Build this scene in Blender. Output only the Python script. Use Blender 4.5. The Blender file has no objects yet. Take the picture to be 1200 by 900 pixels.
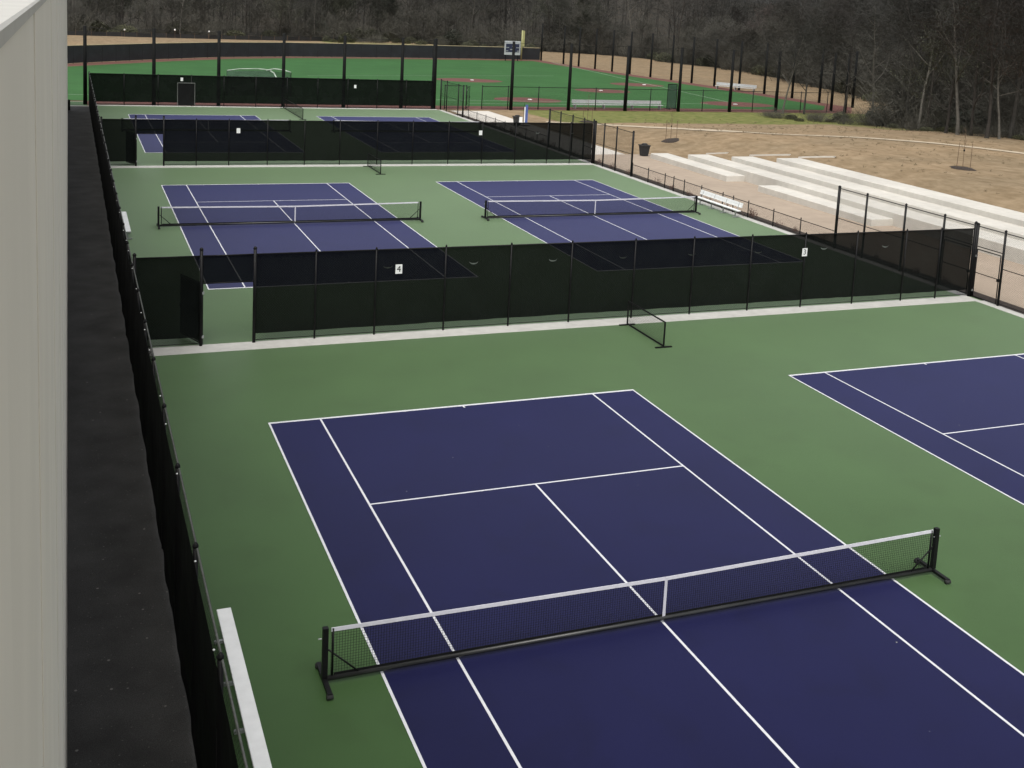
import bpy, math, random
from mathutils import Vector, Matrix
R = math.radians
sc = bpy.context.scene
col = sc.collection
rnd = random.Random(7)

# ------------------------------------------------------------------ camera
CX, CY, CZ = -10.3501, -17.2232, 11.484
YAW, PITCH, ROLL = 0.3929, 0.1473, 0.0524
F, PY, PX = 1318.439, 198.861, 621.049            # focal length and principal point in 1200 x 900 px
fw = Vector((math.sin(YAW)*math.cos(PITCH), math.cos(YAW)*math.cos(PITCH), -math.sin(PITCH)))
r0 = Vector((math.cos(YAW), -math.sin(YAW), 0)); u0 = r0.cross(fw)
RT = math.cos(ROLL)*r0 + math.sin(ROLL)*u0
UP = -math.sin(ROLL)*r0 + math.cos(ROLL)*u0
CAM = Vector((CX, CY, CZ))
cd = bpy.data.cameras.new('camera'); cam = bpy.data.objects.new('camera', cd); col.objects.link(cam)
cam.matrix_world = Matrix(((RT.x, UP.x, -fw.x, CX), (RT.y, UP.y, -fw.y, CY), (RT.z, UP.z, -fw.z, CZ), (0, 0, 0, 1)))
cd.sensor_fit = 'HORIZONTAL'; cd.sensor_width = 36.0; cd.lens = 36.0*F/1200
cd.shift_x = (600-PX)/1200; cd.shift_y = (PY-450)/1200
cd.clip_start = 0.02; cd.clip_end = 3000
sc.camera = cam

# ------------------------------------------------------------------ light
SUN_EL, SUN_AZ = 60.0, 214.0        # azimuth clockwise from +Y
w = bpy.data.worlds.new('World'); sc.world = w; w.use_nodes = True
nt = w.node_tree; nt.nodes.clear()
sky = nt.nodes.new('ShaderNodeTexSky'); sky.sky_type = 'NISHITA'; sky.sun_disc = False
sky.sun_elevation = R(SUN_EL); sky.sun_rotation = R(SUN_AZ)
sky.air_density = 1.0; sky.dust_density = 4.0; sky.ozone_density = 1.0
hs = nt.nodes.new('ShaderNodeHueSaturation'); hs.inputs['Saturation'].default_value = 0.16
bg = nt.nodes.new('ShaderNodeBackground'); bg.inputs['Strength'].default_value = 0.15
wo = nt.nodes.new('ShaderNodeOutputWorld')
nt.links.new(sky.outputs[0], hs.inputs['Color']); nt.links.new(hs.outputs[0], bg.inputs['Color']); nt.links.new(bg.outputs[0], wo.inputs['Surface'])
sl = bpy.data.lights.new('sun', 'SUN'); sl.energy = 1.4; sl.angle = R(35); sl.color = (1.0, 0.95, 0.87)
so = bpy.data.objects.new('sun', sl); col.objects.link(so)
sd = Vector((math.sin(R(SUN_AZ))*math.cos(R(SUN_EL)), math.cos(R(SUN_AZ))*math.cos(R(SUN_EL)), math.sin(R(SUN_EL))))
so.rotation_euler = (-sd).to_track_quat('-Z', 'Y').to_euler(); so.location = (0, 0, 60)
vs = sc.view_settings
vs.view_transform = 'Standard'; vs.look = 'None'; vs.exposure = 0.35; vs.gamma = 1.0; vs.use_curve_mapping = False

# ------------------------------------------------------------------ pixels to places
def smooth(t):
    t = min(1.0, max(0.0, t)); return t*t*(3-2*t)
def interp(x, pts):
    if x <= pts[0][0]: return pts[0][1]
    for (a, b), (c, d) in zip(pts, pts[1:]):
        if x <= c: return b+(d-b)*(x-a)/(c-a)
    return pts[-1][1]
WX = [(0, 90), (40, 80), (60, 74), (70, 70.5), (78, 72), (86, 76), (92, 84), (100, 93), (120, 100), (176, 116), (212, 112), (232, 96)]
TL = [(-80, 226), (-7, 236), (36, 247), (64, 262), (95, 233), (120, 233)]
def H(x, y):
    hill = 2.05*smooth((x-33)/9.0)*(1-smooth((y-54)/34.0))*(1-.6*smooth((x-60)/40.0))
    z = hill + 9*smooth((y-262)/260.0) + 9*smooth((x-125)/190.0)*smooth((y+40)/80)
    z += .5*smooth((y-200)/22)*smooth((240-y)/20)*0.6
    n = .05*math.sin(x*.41+1.3*math.sin(y*.23))*math.cos(y*.37+x*.11)*smooth((x-39)/3)*smooth((95-y)/8)
    return z - .05 + n*.9
def ray(px, py):
    return RT*((px-PX)/F) - UP*((py-PY)/F) + fw
def gr(px, py, z=0.0):
    d = ray(px, py); return CAM + d*((z-CZ)/d.z)
def onY(px, py, Y):
    d = ray(px, py); return CAM + d*((Y-CY)/d.y)
def onX(px, py, X):
    d = ray(px, py); return CAM + d*((X-CX)/d.x)
def hit(px, py, dz=0.0):
    d = ray(px, py); t = 20.0
    while t < 600:
        p = CAM + d*t
        if p.z < H(p.x, p.y)+dz: break
        t += .1
    return CAM + d*t

# ------------------------------------------------------------------ materials
MATS = {}
def newmat(name):
    m = bpy.data.materials.new(name); m.use_nodes = True
    nt = m.node_tree; b = nt.nodes['Principled BSDF']; MATS[name] = m
    return m, nt, b
def N(nt, typ, **kw):
    n = nt.nodes.new(typ)
    for k, v in kw.items():
        if hasattr(n, k): setattr(n, k, v)
        else: n.inputs[k].default_value = v
    return n
def noise_col(nt, base, amt, scale, detail=4, coord='Object', hue=None):
    tc = N(nt, 'ShaderNodeTexCoord')
    no = N(nt, 'ShaderNodeTexNoise'); no.inputs['Scale'].default_value = scale; no.inputs['Detail'].default_value = detail
    nt.links.new(tc.outputs[coord], no.inputs['Vector'])
    cr = N(nt, 'ShaderNodeValToRGB')
    lo = [c*(1-amt) for c in base]; hi = [c*(1+amt) for c in (hue or base)]
    cr.color_ramp.elements[0].position = .3; cr.color_ramp.elements[1].position = .7
    cr.color_ramp.elements[0].color = (*lo, 1); cr.color_ramp.elements[1].color = (*hi, 1)
    nt.links.new(no.outputs['Fac'], cr.inputs['Fac'])
    return tc, no, cr
def mul(nt, a, b, fac=1.0):
    m = N(nt, 'ShaderNodeMix', data_type='RGBA', blend_type='MULTIPLY'); m.inputs['Factor'].default_value = fac
    nt.links.new(a, m.inputs['A']); nt.links.new(b, m.inputs['B']); return m.outputs['Result']
def bump(nt, b, coord_out, scale, strength, dist=.02, detail=6):
    no = N(nt, 'ShaderNodeTexNoise'); no.inputs['Scale'].default_value = scale; no.inputs['Detail'].default_value = detail
    nt.links.new(coord_out, no.inputs['Vector'])
    bp = N(nt, 'ShaderNodeBump'); bp.inputs['Strength'].default_value = strength; bp.inputs['Distance'].default_value = dist
    nt.links.new(no.outputs['Fac'], bp.inputs['Height']); nt.links.new(bp.outputs['Normal'], b.inputs['Normal'])
def mat(name, base, rough=.7, amt=.12, scale=3.0, amt2=.0, scale2=.3, bscale=0, bstr=.2, bdist=.02, metal=0, spec=.5, hue=None):
    m, nt, b = newmat(name)
    tc, no, cr = noise_col(nt, base, amt, scale, hue=hue)
    out = cr.outputs['Color']
    if amt2:
        n2 = N(nt, 'ShaderNodeTexNoise'); n2.inputs['Scale'].default_value = scale2; n2.inputs['Detail'].default_value = 5
        nt.links.new(tc.outputs['Object'], n2.inputs['Vector'])
        c2 = N(nt, 'ShaderNodeValToRGB')
        c2.color_ramp.elements[0].position = .3; c2.color_ramp.elements[1].position = .72
        c2.color_ramp.elements[0].color = (1-amt2,)*3+(1,); c2.color_ramp.elements[1].color = (1, 1, 1, 1)
        nt.links.new(n2.outputs['Fac'], c2.inputs['Fac'])
        out = mul(nt, out, c2.outputs['Color'])
    nt.links.new(out, b.inputs['Base Color'])
    b.inputs['Roughness'].default_value = rough; b.inputs['Metallic'].default_value = metal
    b.inputs['Specular IOR Level'].default_value = spec
    if bscale: bump(nt, b, tc.outputs['Object'], bscale, bstr, bdist)
    return m
def cloth(name, base, opaque, rough=.8):
    """open-weave fabric: a share of the light passes straight through the weave"""
    m, nt, b = newmat(name)
    tc, no, cr = noise_col(nt, base, .25, 1.2)
    nt.links.new(cr.outputs['Color'], b.inputs['Base Color']); b.inputs['Roughness'].default_value = rough
    b.inputs['Specular IOR Level'].default_value = .05
    tr = N(nt, 'ShaderNodeBsdfTransparent'); mx = N(nt, 'ShaderNodeMixShader'); mx.inputs['Fac'].default_value = opaque
    out = nt.nodes['Material Output']
    nt.links.new(tr.outputs[0], mx.inputs[1]); nt.links.new(b.outputs[0], mx.inputs[2]); nt.links.new(mx.outputs[0], out.inputs['Surface'])
    bump(nt, b, tc.outputs['Object'], 1.4, .5, .08)
    return m

def court_mat(name, base, sheen, sw):
    m, nt, b = newmat(name)
    tc, no, cr = noise_col(nt, base, .11, .28, 7)
    n2 = N(nt, 'ShaderNodeTexNoise'); n2.inputs['Scale'].default_value = 60; n2.inputs['Detail'].default_value = 3
    nt.links.new(tc.outputs['Object'], n2.inputs['Vector'])
    c2 = N(nt, 'ShaderNodeValToRGB'); c2.color_ramp.elements[0].color = (.86, .86, .86, 1); c2.color_ramp.elements[1].color = (1.1, 1.1, 1.1, 1)
    c2.color_ramp.elements[0].position = .3; c2.color_ramp.elements[1].position = .7
    nt.links.new(n2.outputs['Fac'], c2.inputs['Fac'])
    out = mul(nt, cr.outputs['Color'], c2.outputs['Color'])
    # old puddle marks and scuffs
    n3 = N(nt, 'ShaderNodeTexNoise'); n3.inputs['Scale'].default_value = .9; n3.inputs['Detail'].default_value = 8; n3.inputs['Distortion'].default_value = .6
    nt.links.new(tc.outputs['Object'], n3.inputs['Vector'])
    c3 = N(nt, 'ShaderNodeValToRGB'); c3.color_ramp.elements[0].position = .52; c3.color_ramp.elements[1].position = .75
    c3.color_ramp.elements[0].color = (1, 1, 1, 1); c3.color_ramp.elements[1].color = (.86, .85, .82, 1)
    nt.links.new(n3.outputs['Fac'], c3.inputs['Fac'])
    out = mul(nt, out, c3.outputs['Color'])
    # flecks of grit
    vo = N(nt, 'ShaderNodeTexVoronoi'); vo.inputs['Scale'].default_value = 1.1; nt.links.new(tc.outputs['Object'], vo.inputs['Vector'])
    c4 = N(nt, 'ShaderNodeValToRGB'); c4.color_ramp.elements[0].position = .012; c4.color_ramp.elements[1].position = .02
    c4.color_ramp.elements[0].color = (1, 1, 1, 1); c4.color_ramp.elements[1].color = (0, 0, 0, 1)
    nt.links.new(vo.outputs['Distance'], c4.inputs['Fac'])
    mx = N(nt, 'ShaderNodeMix', data_type='RGBA'); nt.links.new(c4.outputs['Color'], mx.inputs['Factor'])
    nt.links.new(out, mx.inputs['A']); mx.inputs['B'].default_value = (.35, .36, .33, 1)
    nt.links.new(mx.outputs['Result'], b.inputs['Base Color'])
    b.inputs['Roughness'].default_value = .52; b.inputs['Specular IOR Level'].default_value = .13
    b.inputs['Sheen Weight'].default_value = sw; b.inputs['Sheen Roughness'].default_value = .35; b.inputs['Sheen Tint'].default_value = sheen
    bump(nt, b, tc.outputs['Object'], 220, .25, .004, 3)
    return m

GREEN = court_mat('acrylic_green', (.039, .085, .025), (.78, 1.0, .66, 1), 1.0)
PURPLE = court_mat('acrylic_purple', (.0068, .0072, .042), (.44, .48, 1.0, 1), .52)
WHITE_LINE = mat('line_paint', (.62, .63, .66), .6, .06, 6)
BLACK = mat('black_paint', (.008, .008, .0085), .45, .2, 4, spec=.18)
BLACK_MATT = mat('black_matt', (.008, .0085, .0085), .7, .2, 4, spec=.12)
WIRE = mat('black_wire', (.009, .009, .009), .6, .1, 4, spec=.12)
SCREEN = cloth('windscreen_mesh', (.0045, .006, .0055), .963)
SCREEN_FAR = cloth('windscreen_mesh_far', (.0055, .0065, .006), .975)
SCREEN_SIDE = cloth('windscreen_mesh_side', (.004, .0045, .0045), .97)
RAIL_WORN = mat('worn_rail', (.075, .08, .072), .42, .3, 9)
ALU = mat('white_aluminium', (.80, .81, .80), .45, .05, 5)
ALU_GREY = mat('bare_aluminium', (.42, .43, .43), .4, .1, 8, metal=.6)
CONC = mat('concrete', (.60, .575, .52), .85, .06, 2.2, .20, .3, 60, .25, .004)
CONC_EDGE = mat('concrete_edge', (.48, .475, .445), .85, .08, 3, .12, .6, 60, .2, .004)
CONC_WALK = mat('concrete_walk', (.60, .565, .51), .85, .06, 2, .1, .4, 60, .2, .004)
PLAZA = mat('tan_concrete', (.37, .297, .228), .85, .07, 1.4, .12, .25, 50, .25, .004)
MULCH = mat('bark_mulch', (.036, .026, .02), .95, .5, 9, bscale=14, bstr=.9, bdist=.06)
PATHM = mat('pale_gravel', (.45, .375, .275), .95, .12, 4, bscale=20, bstr=.3)
TURF = mat('turf', (.040, .122, .036), .8, .10, .12, .14, .5, 90, .4, .01, spec=.12)
TURF_LIGHT = mat('turf_paler', (.05, .11, .04), .8, .10, .12, .12, .9, 90, .4, .01)
CLAY = mat('red_clay', (.125, .046, .036), .9, .15, .8, bscale=30, bstr=.3)
CHALK = mat('field_line_paint', (.30, .42, .29), .8, .2, 3)
BASEW = mat('base_white', (.78, .76, .74), .6, .05, 5)
NETW = mat('net_band', (.60, .60, .65), .7, .06, 9)
RUBBER = mat('rubber', (.02, .02, .02), .8, .2, 8)
YELLOW = mat('pole_yellow', (.34, .335, .15), .5, .08, 2)
NAVY = mat('navy_panel', (.02, .025, .06), .4, .2, 3)
BLUEB = mat('blue_fabric', (.06, .10, .28), .7, .15, 3)
DIRTY_TAN = mat('tan_cap', (.42, .36, .22), .7, .1, 3)
STAKE = mat('stake_wood', (.13, .085, .055), .85, .2, 9)
PAINTW = None

def asphalt():
    m, nt, b = newmat('asphalt')
    tc, no, cr = noise_col(nt, (.047, .0465, .0455), .32, .8, 8)
    n2 = N(nt, 'ShaderNodeTexNoise'); n2.inputs['Scale'].default_value = 70; n2.inputs['Detail'].default_value = 2
    nt.links.new(tc.outputs['Object'], n2.inputs['Vector'])
    c2 = N(nt, 'ShaderNodeValToRGB'); c2.color_ramp.elements[0].position = .35; c2.color_ramp.elements[1].position = .75
    c2.color_ramp.elements[0].color = (.7, .7, .7, 1); c2.color_ramp.elements[1].color = (1.7, 1.7, 1.7, 1)
    nt.links.new(n2.outputs['Fac'], c2.inputs['Fac'])
    out = mul(nt, cr.outputs['Color'], c2.outputs['Color'])
    for s, r, v in ((2.2, .04, .20), (7.0, .075, .10)):
        vo = N(nt, 'ShaderNodeTexVoronoi'); vo.inputs['Scale'].default_value = s; nt.links.new(tc.outputs['Object'], vo.inputs['Vector'])
        c4 = N(nt, 'ShaderNodeValToRGB'); c4.color_ramp.elements[0].position = r; c4.color_ramp.elements[1].position = r*1.6
        c4.color_ramp.elements[0].color = (1, 1, 1, 1); c4.color_ramp.elements[1].color = (0, 0, 0, 1)
        nt.links.new(vo.outputs['Distance'], c4.inputs['Fac'])
        mx = N(nt, 'ShaderNodeMix', data_type='RGBA'); nt.links.new(c4.outputs['Color'], mx.inputs['Factor'])
        nt.links.new(out, mx.inputs['A']); mx.inputs['B'].default_value = (v, v*.97, v*.9, 1); out = mx.outputs['Result']
    nt.links.new(out, b.inputs['Base Color']); b.inputs['Roughness'].default_value = .85
    b.inputs['Specular IOR Level'].default_value = .3
    bump(nt, b, tc.outputs['Object'], 90, .6, .01, 3)
    return m
ASPHALT = asphalt()

def ground_mat():
    m, nt, b = newmat('ground_soil')
    tc = N(nt, 'ShaderNodeTexCoord')
    def ns(scale, detail=6, dist=0.0, stretch=None):
        n = N(nt, 'ShaderNodeTexNoise'); n.inputs['Scale'].default_value = scale; n.inputs['Detail'].default_value = detail; n.inputs['Distortion'].default_value = dist
        if stretch:
            mp = N(nt, 'ShaderNodeMapping'); mp.inputs['Scale'].default_value = stretch; mp.inputs['Rotation'].default_value = (0, 0, .5)
            nt.links.new(tc.outputs['Object'], mp.inputs['Vector']); nt.links.new(mp.outputs[0], n.inputs['Vector'])
        else: nt.links.new(tc.outputs['Object'], n.inputs['Vector'])
        return n
    def ramp(n, a, b_, p0=.3, p1=.7):
        c = N(nt, 'ShaderNodeValToRGB'); c.color_ramp.elements[0].position = p0; c.color_ramp.elements[1].position = p1
        c.color_ramp.elements[0].color = (*a, 1); c.color_ramp.elements[1].color = (*b_, 1); nt.links.new(n.outputs['Fac'], c.inputs['Fac']); return c
    dirt = ramp(ns(.7, 8, .4), (.215, .160, .098), (.295, .225, .146))
    d2 = ramp(ns(2.2, 6, .5, (1, .45, 1)), (.80, .78, .74), (1.06, 1.06, 1.06), .3, .62)
    dcol = mul(nt, dirt.outputs['Color'], d2.outputs['Color'])
    d3 = ramp(ns(.16, 4), (.90, .91, .91), (1.06, 1.03, 1.0), .35, .65)
    dcol = mul(nt, dcol, d3.outputs['Color'])
    grass = ramp(ns(1.1, 8, .3), (.098, .122, .030), (.195, .19, .07))
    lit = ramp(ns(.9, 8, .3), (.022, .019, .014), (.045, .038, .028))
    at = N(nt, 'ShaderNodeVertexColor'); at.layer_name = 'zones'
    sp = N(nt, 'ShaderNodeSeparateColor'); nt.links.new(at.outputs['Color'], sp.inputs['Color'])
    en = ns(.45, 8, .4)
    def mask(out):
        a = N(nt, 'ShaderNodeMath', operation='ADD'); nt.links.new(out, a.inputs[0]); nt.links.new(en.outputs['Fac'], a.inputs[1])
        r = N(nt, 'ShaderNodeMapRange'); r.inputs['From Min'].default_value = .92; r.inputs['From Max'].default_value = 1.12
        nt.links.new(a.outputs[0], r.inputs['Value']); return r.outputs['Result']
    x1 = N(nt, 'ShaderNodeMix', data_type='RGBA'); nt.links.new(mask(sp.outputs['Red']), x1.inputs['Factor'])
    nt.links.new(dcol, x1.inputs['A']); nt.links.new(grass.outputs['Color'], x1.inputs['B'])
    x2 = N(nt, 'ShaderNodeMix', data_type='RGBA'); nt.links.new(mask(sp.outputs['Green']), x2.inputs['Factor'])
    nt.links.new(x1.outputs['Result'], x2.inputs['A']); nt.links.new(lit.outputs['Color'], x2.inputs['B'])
    nt.links.new(x2.outputs['Result'], b.inputs['Base Color']); b.inputs['Roughness'].default_value = .95
    b.inputs['Specular IOR Level'].default_value = .15
    bump(nt, b, tc.outputs['Object'], 3.0, .7, .12, 8)
    return m
GROUND = ground_mat()

# ------------------------------------------------------------------ mesh helpers
class MB:
    def __init__(s): s.v = []; s.f = []
    def add(s, vs, fs):
        n = len(s.v); s.v += [tuple(q) for q in vs]; s.f += [tuple(i+n for i in q) for q in fs]; return s
    def box(s, x0, x1, y0, y1, z0, z1):
        return s.add([(x0, y0, z0), (x1, y0, z0), (x1, y1, z0), (x0, y1, z0), (x0, y0, z1), (x1, y0, z1), (x1, y1, z1), (x0, y1, z1)],
                     [(3, 2, 1, 0), (4, 5, 6, 7), (0, 1, 5, 4), (1, 2, 6, 5), (2, 3, 7, 6), (3, 0, 4, 7)])
    def bev(s, x0, x1, y0, y1, z0, z1, c=.03):
        """box with chamfered top edges"""
        return s.add([(x0, y0, z0), (x1, y0, z0), (x1, y1, z0), (x0, y1, z0), (x0, y0, z1-c), (x1, y0, z1-c), (x1, y1, z1-c), (x0, y1, z1-c),
                      (x0+c, y0+c, z1), (x1-c, y0+c, z1), (x1-c, y1-c, z1), (x0+c, y1-c, z1)],
                     [(3, 2, 1, 0), (0, 1, 5, 4), (1, 2, 6, 5), (2, 3, 7, 6), (3, 0, 4, 7), (4, 5, 9, 8), (5, 6, 10, 9), (6, 7, 11, 10), (7, 4, 8, 11), (8, 9, 10, 11)])
    def quad(s, *p): return s.add(p, [(0, 1, 2, 3)])
    def tube(s, p0, p1, r0, r1=None, n=8, cap=True):
        p0 = Vector(p0); p1 = Vector(p1); r1 = r0 if r1 is None else r1
        d = (p1-p0).normalized(); a = d.orthogonal().normalized(); b = d.cross(a)
        vs = []
        for p, r in ((p0, r0), (p1, r1)):
            for k in range(n):
                t = 2*math.pi*k/n; vs.append(p+a*(r*math.cos(t))+b*(r*math.sin(t)))
        fs = [(k, (k+1) % n, n+(k+1) % n, n+k) for k in range(n)]
        if cap: fs += [tuple(range(n-1, -1, -1)), tuple(range(n, 2*n))]
        return s.add(vs, fs)
    def path(s, pts, r, n=8):
        for a, b in zip(pts, pts[1:]): s.tube(a, b, r, r, n)
        return s
    def lathe(s, x, y, prof, n=16):
        """prof: list of (radius, z)"""
        vs = []; m = len(prof)
        for r, z in prof:
            for k in range(n):
                t = 2*math.pi*k/n; vs.append((x+r*math.cos(t), y+r*math.sin(t), z))
        fs = [(i*n+k, i*n+(k+1) % n, (i+1)*n+(k+1) % n, (i+1)*n+k) for i in range(m-1) for k in range(n)]
        fs += [tuple(range(n-1, -1, -1)), tuple((m-1)*n+k for k in range(n))]
        return s.add(vs, fs)
    def ribbon(s, p0, p1, wd):
        p0 = Vector(p0); p1 = Vector(p1); d = (p1-p0).normalized(); a = d.orthogonal().normalized()*wd*.5
        return s.add([p0-a, p0+a, p1+a*.4, p1-a*.4], [(0, 1, 2, 3)])
    def mesh(s, name, m, sm=False):
        me = bpy.data.meshes.new(name); me.from_pydata(s.v, [], s.f); me.materials.append(m); me.update()
        if sm: me.shade_smooth()
        return me
    def build(s, name, m, parent=None, sm=False):
        return link(name, s.mesh(name, m, sm), parent)
def link(name, me, parent=None, loc=None):
    o = bpy.data.objects.new(name, me); col.objects.link(o)
    if parent is not None: o.parent = parent
    if loc is not None: o.location = loc
    return o
def tag(o, label=None, cat=None, group=None, kind=None):
    if label: o['label'] = label
    if cat: o['category'] = cat
    if group: o['group'] = group
    if kind: o['kind'] = kind
    return o
def thing(name, label, cat, loc=(0, 0, 0), rz=0.0, group=None):
    o = bpy.data.objects.new(name, None); col.objects.link(o); o.location = loc; o.rotation_euler = (0, 0, rz)
    o.empty_display_size = .2
    return tag(o, label, cat, group)
def copy_tree(o, parent=None):
    c = o.copy(); col.objects.link(c)
    if parent is not None: c.parent = parent
    for ch in list(o.children): copy_tree(ch, c)
    return c
def sheet(name, x0, x1, y0, y1, z, m, thick=.03, parent=None):
    o = MB().box(x0, x1, y0, y1, z-thick, z).build(name, m, parent)
    if parent is None: o['kind'] = 'structure'
    return o

# ------------------------------------------------------------------ ground
def make_ground():
    xs = [-400, -250, -150, -90, -60, -40, -25, -12] + [-6+6*i for i in range(6)] + [29+.75*i for i in range(100)] + [106+4*i for i in range(25)] + [220, 260, 320, 400, 520, 700, 950]
    ys = [-300, -150, -80, -40, -20, 0] + [8+.75*i for i in range(125)] + [104+3*i for i in range(70)] + [330, 360, 400, 460, 540, 650, 800, 1100]
    vs = [(x, y, H(x, y)) for y in ys for x in xs]; nx = len(xs)
    fs = [(j*nx+i, j*nx+i+1, (j+1)*nx+i+1, (j+1)*nx+i) for j in range(len(ys)-1) for i in range(nx-1)]
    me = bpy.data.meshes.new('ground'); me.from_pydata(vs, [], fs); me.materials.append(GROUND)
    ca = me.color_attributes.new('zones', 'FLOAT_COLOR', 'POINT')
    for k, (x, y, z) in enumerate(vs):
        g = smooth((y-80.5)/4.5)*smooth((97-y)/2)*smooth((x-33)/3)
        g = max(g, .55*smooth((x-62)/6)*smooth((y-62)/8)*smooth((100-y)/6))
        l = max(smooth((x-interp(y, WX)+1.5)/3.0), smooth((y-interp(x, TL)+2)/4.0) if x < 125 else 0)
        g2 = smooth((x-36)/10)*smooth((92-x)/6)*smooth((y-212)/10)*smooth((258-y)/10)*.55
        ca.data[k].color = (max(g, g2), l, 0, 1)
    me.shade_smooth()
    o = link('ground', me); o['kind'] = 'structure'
make_ground()
sheet('asphalt_strip', -10.6, -8.56, -40, 93.1, -.012, ASPHALT)
sheet('court_slab', -8.6, 25.42, -22, 94.0, 0, GREEN, .05)
sheet('plaza', 26.25, 33.1, -8, 61.6, -.004, PLAZA, .05)
sheet('walkway', 26.25, 30.4, 61.6, 93.4, -.002, CONC_WALK, .05)
for nm, a in dict(a=(-8.5, 25.3, 18.28, 19.12), b=(-8.5, 25.3, 56.25, 57.15), c=(-8.6, 25.0, 93.75, 94.5)).items():
    sheet('concrete_strip', *a, .004, CONC_EDGE, .02)
for y0, y1 in ((-22, 18.28), (19.12, 56.25), (57.15, 93.75)):
    sheet('concrete_strip', 25.02, 25.5, y0, y1, .004, CONC_EDGE, .02)
sheet('mulch_bed', 25.5, 26.25, -8, 90, .012, MULCH, .06)
sheet('concrete_strip', -14, -8.6, 93.1, 93.55, .0, CONC_EDGE, .02)

# ------------------------------------------------------------------ tennis courts
S, D, BL, SV = 4.115, 5.485, 11.885, 6.40
COURTS = [(0, 0), (16.6, 0), (0, 37.87), (16.5, 37.89), (-.1, 74.8), (16.4, 74.8)]
def make_court(cx, cy):
    me = MB().box(-D, D, -BL, BL, -.004, .004).mesh('tennis_court', PURPLE)
    o = link('tennis_court', me, None, (cx, cy, 0)); o['kind'] = 'structure'
    z0, z1 = .0042, .008
    def ln(name, x0, x1, y0, y1): MB().box(x0, x1, y0, y1, z0, z1).build(name, WHITE_LINE, o)
    wl = .05; wb = .09
    for s in (-1, 1):
        xa, xb = sorted((s*D, s*(D-wl))); ln('sideline', xa, xb, -BL, BL)
        ya, yb = sorted((s*BL, s*(BL-wb))); ln('baseline', -D+wl, D-wl, ya, yb)
        xa, xb = sorted((s*S, s*(S-wl))); ln('singles_line', xa, xb, -BL+wb, BL-wb)
        ya, yb = sorted((s*SV, s*(SV-wl))); ln('service_line', -S+wl, S-wl, ya, yb)
        ya, yb = sorted((s*(BL-wb), s*(BL-wb-.12))); ln('center_mark', -wl/2, wl/2, ya, yb)
    ln('center_line', -wl/2, wl/2, -SV+wl, SV-wl)
for c in COURTS: make_court(*c)

# nets: one portable net, then copies
def net_meshes():
    m = MB(); L = 6.36
    top = lambda x: .955 - .075*(1-abs(x)/L)
    n = 266
    for i in range(n+1):
        x = -L + 2*L*i/n; m.tube((x, 0, .10), (x, 0, top(x)), 0.003, n=3, cap=False)
    for k in range(18):
        pts = [(-L+2*L*j/16, 0, .12+(top(-L+2*L*j/16)-.12)*k/17) for j in range(17)]
        for a, b in zip(pts, pts[1:]): m.tube(a, b, 0.003, n=3, cap=False)
    return m, top, L
def make_net():
    root = thing('tennis_net', '', 'tennis net')
    m, top, L = net_meshes()
    tag(m.build('net_mesh', WIRE, root), kind='stuff')
    hb = MB(); k = 24
    for i in range(k):
        a = -L+2*L*i/k; b = -L+2*L*(i+1)/k
        hb.add([(a, -.012, top(a)-.03), (b, -.012, top(b)-.03), (b, -.006, top(b)+.035), (a, -.006, top(a)+.035),
                (a, .012, top(a)-.03), (b, .012, top(b)-.03), (b, .006, top(b)+.035), (a, .006, top(a)+.035)],
               [(0, 1, 2, 3), (5, 4, 7, 6), (3, 2, 6, 7), (1, 0, 4, 5)])
    hb.build('headband', NETW, root)
    MB().box(-.03, .03, -.016, -.0125, .10, .905).build('center_strap', NETW, root)
    bt = MB(); bt.tube((-6.42, 0, .085), (6.42, 0, .085), .045, n=10); bt.build('base_tube', mat('dark_tube', (.022, .023, .023), .35, .35, 1.3), root, True)
    MB().box(-6.3, 6.3, -.004, .004, .128, .165).build('bottom_band', BLACK_MATT, root)
    for s in (-1, 1):
        MB().box(s*6.46-.045, s*6.46+.045, -.045, .045, .12, 1.01).build('post', BLACK, root)
        MB().tube((s*6.33, 0, .13), (s*6.33, 0, .98), .02).build('net_rod', BLACK, root, True)
        MB().tube((s*6.40, 0, .60), (s*5.88, 0, .12), .016).build('brace', BLACK, root, True)
        ft = MB().box(s*6.46-.04, s*6.46+.04, -.48, .48, .05, .105).build('foot', BLACK, root)
        for t in (-1, 1):
            MB().tube((s*6.46-.055, t*.46, .046), (s*6.46+.05, t*.46, .046), .046, n=14).build('wheel', RUBBER, ft, True)
        MB().tube((s*6.46-.06, 0, .82), (s*6.46-s*.0+s*.12, 0, .82), .012).build('crank', ALU_GREY, root)
    return root
net0 = make_net()
NETL = ['portable tennis net on the purple court beside the long white backless bench',
        'portable tennis net on the court between the entrance side gate and its neighbour court',
        'portable tennis net on the middle left purple court behind the fence sign 4',
        'portable tennis net with a white bench behind its right post',
        'portable tennis net on the farthest left court, seen through the second dark windscreen',
        'portable tennis net on the farthest right court, seen through the second dark windscreen']
for i, (cx, cy) in enumerate(COURTS):
    o = net0 if i == 0 else copy_tree(net0)
    o.location = (cx, cy, 0.008); tag(o, NETL[i], 'tennis net', 'portable tennis nets'); o.rotation_euler = (0, 0, [0, 0, 0, .012, 0, 0][i])

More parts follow.
